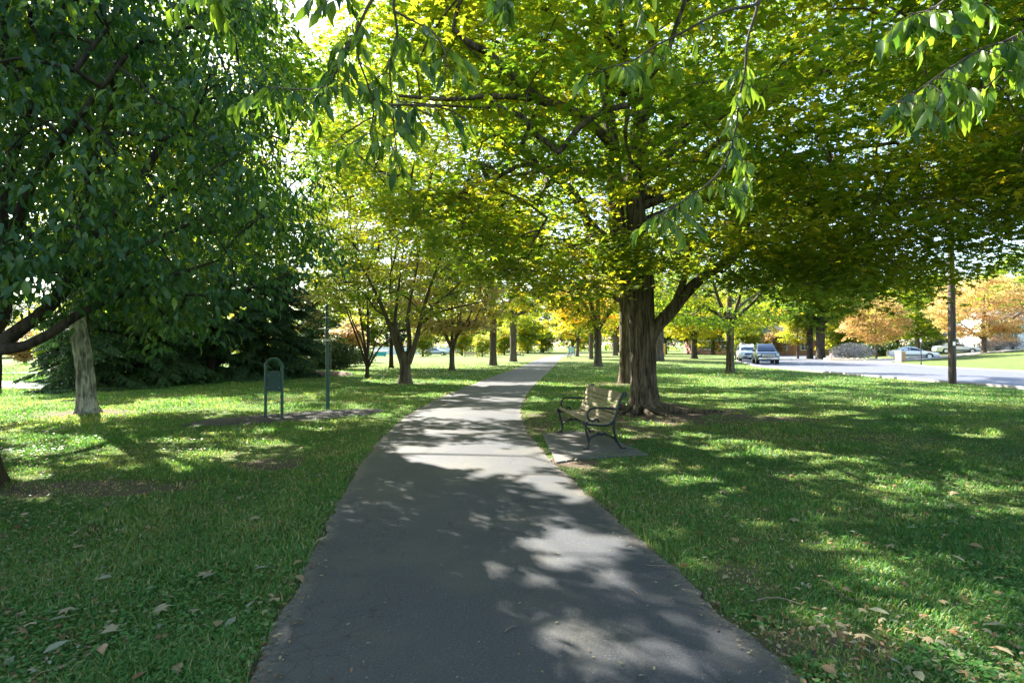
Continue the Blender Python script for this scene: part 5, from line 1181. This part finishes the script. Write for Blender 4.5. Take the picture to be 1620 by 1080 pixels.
# leaf litter
def litter(n, ymin, ymax, size, z, T, power=1.3, path=False, bias=None):
    x, y = scatter(n, ymin, ymax, power)
    k = on_lawn(x, y) if not path else np.abs(path_off(x, y)) < PHW
    if path: k &= (rng.random(len(x)) < np.where(np.abs(path_off(x, y)) > PHW-.16, 1, .03))
    else: k &= rng.random(len(x)) < .35+.65*sstep(.4, .6, noise(x*.7, y*.7, 0, 41))
    x, y = x[k], y[k]; n = len(x); a = rng.random(n)*2*np.pi
    ax = np.column_stack([np.cos(a), np.sin(a), .25*rng.normal(size=n)]); nm_ = np.array([0, 0, 1.0])+rvec(n)*(.5 if not path else .2)
    return T, np.column_stack([x, y, np.full(n, z)+(.02*rng.random(n) if not path else .004)]), ax, nm_, size*(.6+.7*rng.random(n)), rng.random(n)
def lit_obj(name, arr, mat):
    T, p, ax, nm_, sz, tt = arr; tag(link(name, leaf_mesh(name, T, p, ax, nm_, sz, tt, mat)), kind='stuff')
lit_obj('leaf_litter', litter(27000, 1.8, 24, .030, .022, T_OVAL), M['litter'])
lit_obj('maple_leaf_litter', litter(2200, 2.6, 20, .052, .024, T_MAPLE), M['litter'])
lit_obj('path_edge_litter', litter(16000, 2.4, 20, .026, .018, T_OVAL, 1.2, True), M['litter'])
# single fallen leaves that stand out in the foreground
def fl_mesh(T, size, tint, w): 
    return leaf_mesh('fallen_leaf', T, np.zeros((1, 3)), np.array([[0, 1.0, .1]]), np.array([[0.1, 0, 1.0]]), np.array([size]), np.array([tint]), M['litter'], w)
flm = {'pale': fl_mesh(T_OVAL, .115, .9, .8), 'tan': fl_mesh(T_CHERRY, .095, .45, 1.3), 'maple': fl_mesh(T_MAPLE, .10, .62, 1), 'brown': fl_mesh(T_OVAL, .10, .25, 1.1)}
FL = [('pale', 155, 925), ('pale', 115, 985), ('pale', 392, 972), ('pale', 428, 905), ('pale', 375, 985), ('tan', 345, 1002), ('maple', 120, 968), ('tan', 285, 1060), ('tan', 335, 910), ('maple', 65, 992), ('maple', 250, 967), ('maple', 325, 920), ('tan', 165, 1030), ('pale', 70, 1045), ('maple', 178, 1012), ('brown', 235, 1072), ('maple', 515, 803), ('tan', 480, 895), ('maple', 405, 828), ('tan', 240, 843), ('pale', 320, 925), ('maple', 500, 862), ('tan', 470, 918), ('maple', 448, 955), ('tan', 115, 875),
      ('pale', 1278, 870), ('pale', 1432, 842), ('pale', 1525, 898), ('maple', 1258, 826), ('tan', 1165, 866), ('maple', 1370, 1013), ('pale', 1590, 1000), ('maple', 1580, 1040), ('pale', 1445, 1072), ('tan', 1530, 868), ('pale', 1352, 812), ('maple', 1510, 788), ('maple', 1352, 755), ('tan', 1330, 940), ('pale', 1371, 972), ('maple', 1570, 922), ('tan', 1298, 1063), ('maple', 1410, 868), ('pale', 1540, 802), ('maple', 1145, 780)]
LAB = {'pale': 'pale greenish oval leaf lying on the foreground grass', 'tan': 'curled tan leaf lying on the foreground grass', 'maple': 'dry maple leaf lying on the foreground grass', 'brown': 'broad brown leaf lying on the grass at the bottom left edge'}
for kd, px, py in FL:
    g_ = G(px, py); o = link('fallen_leaf', flm[kd]); o.location = (g_[0], g_[1], .045); o.rotation_euler = (rng.normal()*.15, rng.normal()*.15, rng.uniform(0, 6.28))
    tag(o, LAB[kd], 'leaf', {'pale': 'pale oval fallen leaves', 'tan': 'curled tan fallen leaves', 'maple': 'fallen maple leaves', 'brown': None}[kd])
M['twig'] = plain('dry_twig_bark', (.16, .12, .09), .85, 0, .3, 20)
for pts, lab in (([(798, 1003), (806, 997), (816, 993)], 'short dark twig lying on the foreground asphalt'), ([(1195, 958), (1215, 953), (1240, 955), (1268, 964)], 'curved grey twig lying at the right rim of the path'), ([(1300, 925), (1312, 930), (1322, 944), (1350, 957)], 'bent pale twig lying in the grass right of the path'),
                 ([(1022, 897), (1040, 898), (1062, 899)], 'thin pale straw lying across the sunlit asphalt'), ([(998, 936), (1008, 942)], 'tiny tan twig lying on the dappled asphalt'), ([(1210, 755), (1235, 762), (1250, 766)], 'slender pale stick lying on the grass beyond the bench pad')):
    g0 = np.array([[*G(a, b), 0] for a, b in pts]); lawn = abs(float(path_off(g0[:1, 0], g0[:1, 1])[0])) > PHW; c = spline(g0, 12); c[:, 2] = (.035 if lawn else .019)+.006*rng.random(12); o = c.mean(0)
    ob = link('twig', tubes_mesh('twig', [(c-o, np.linspace(.005, .0025, 12))], M['twig'], 6)); ob.location = tuple(o); tag(ob, lab, 'twig')
print('objects', len(C.objects), 'polys', sum(len(m.polygons) for m in bpy.data.meshes))
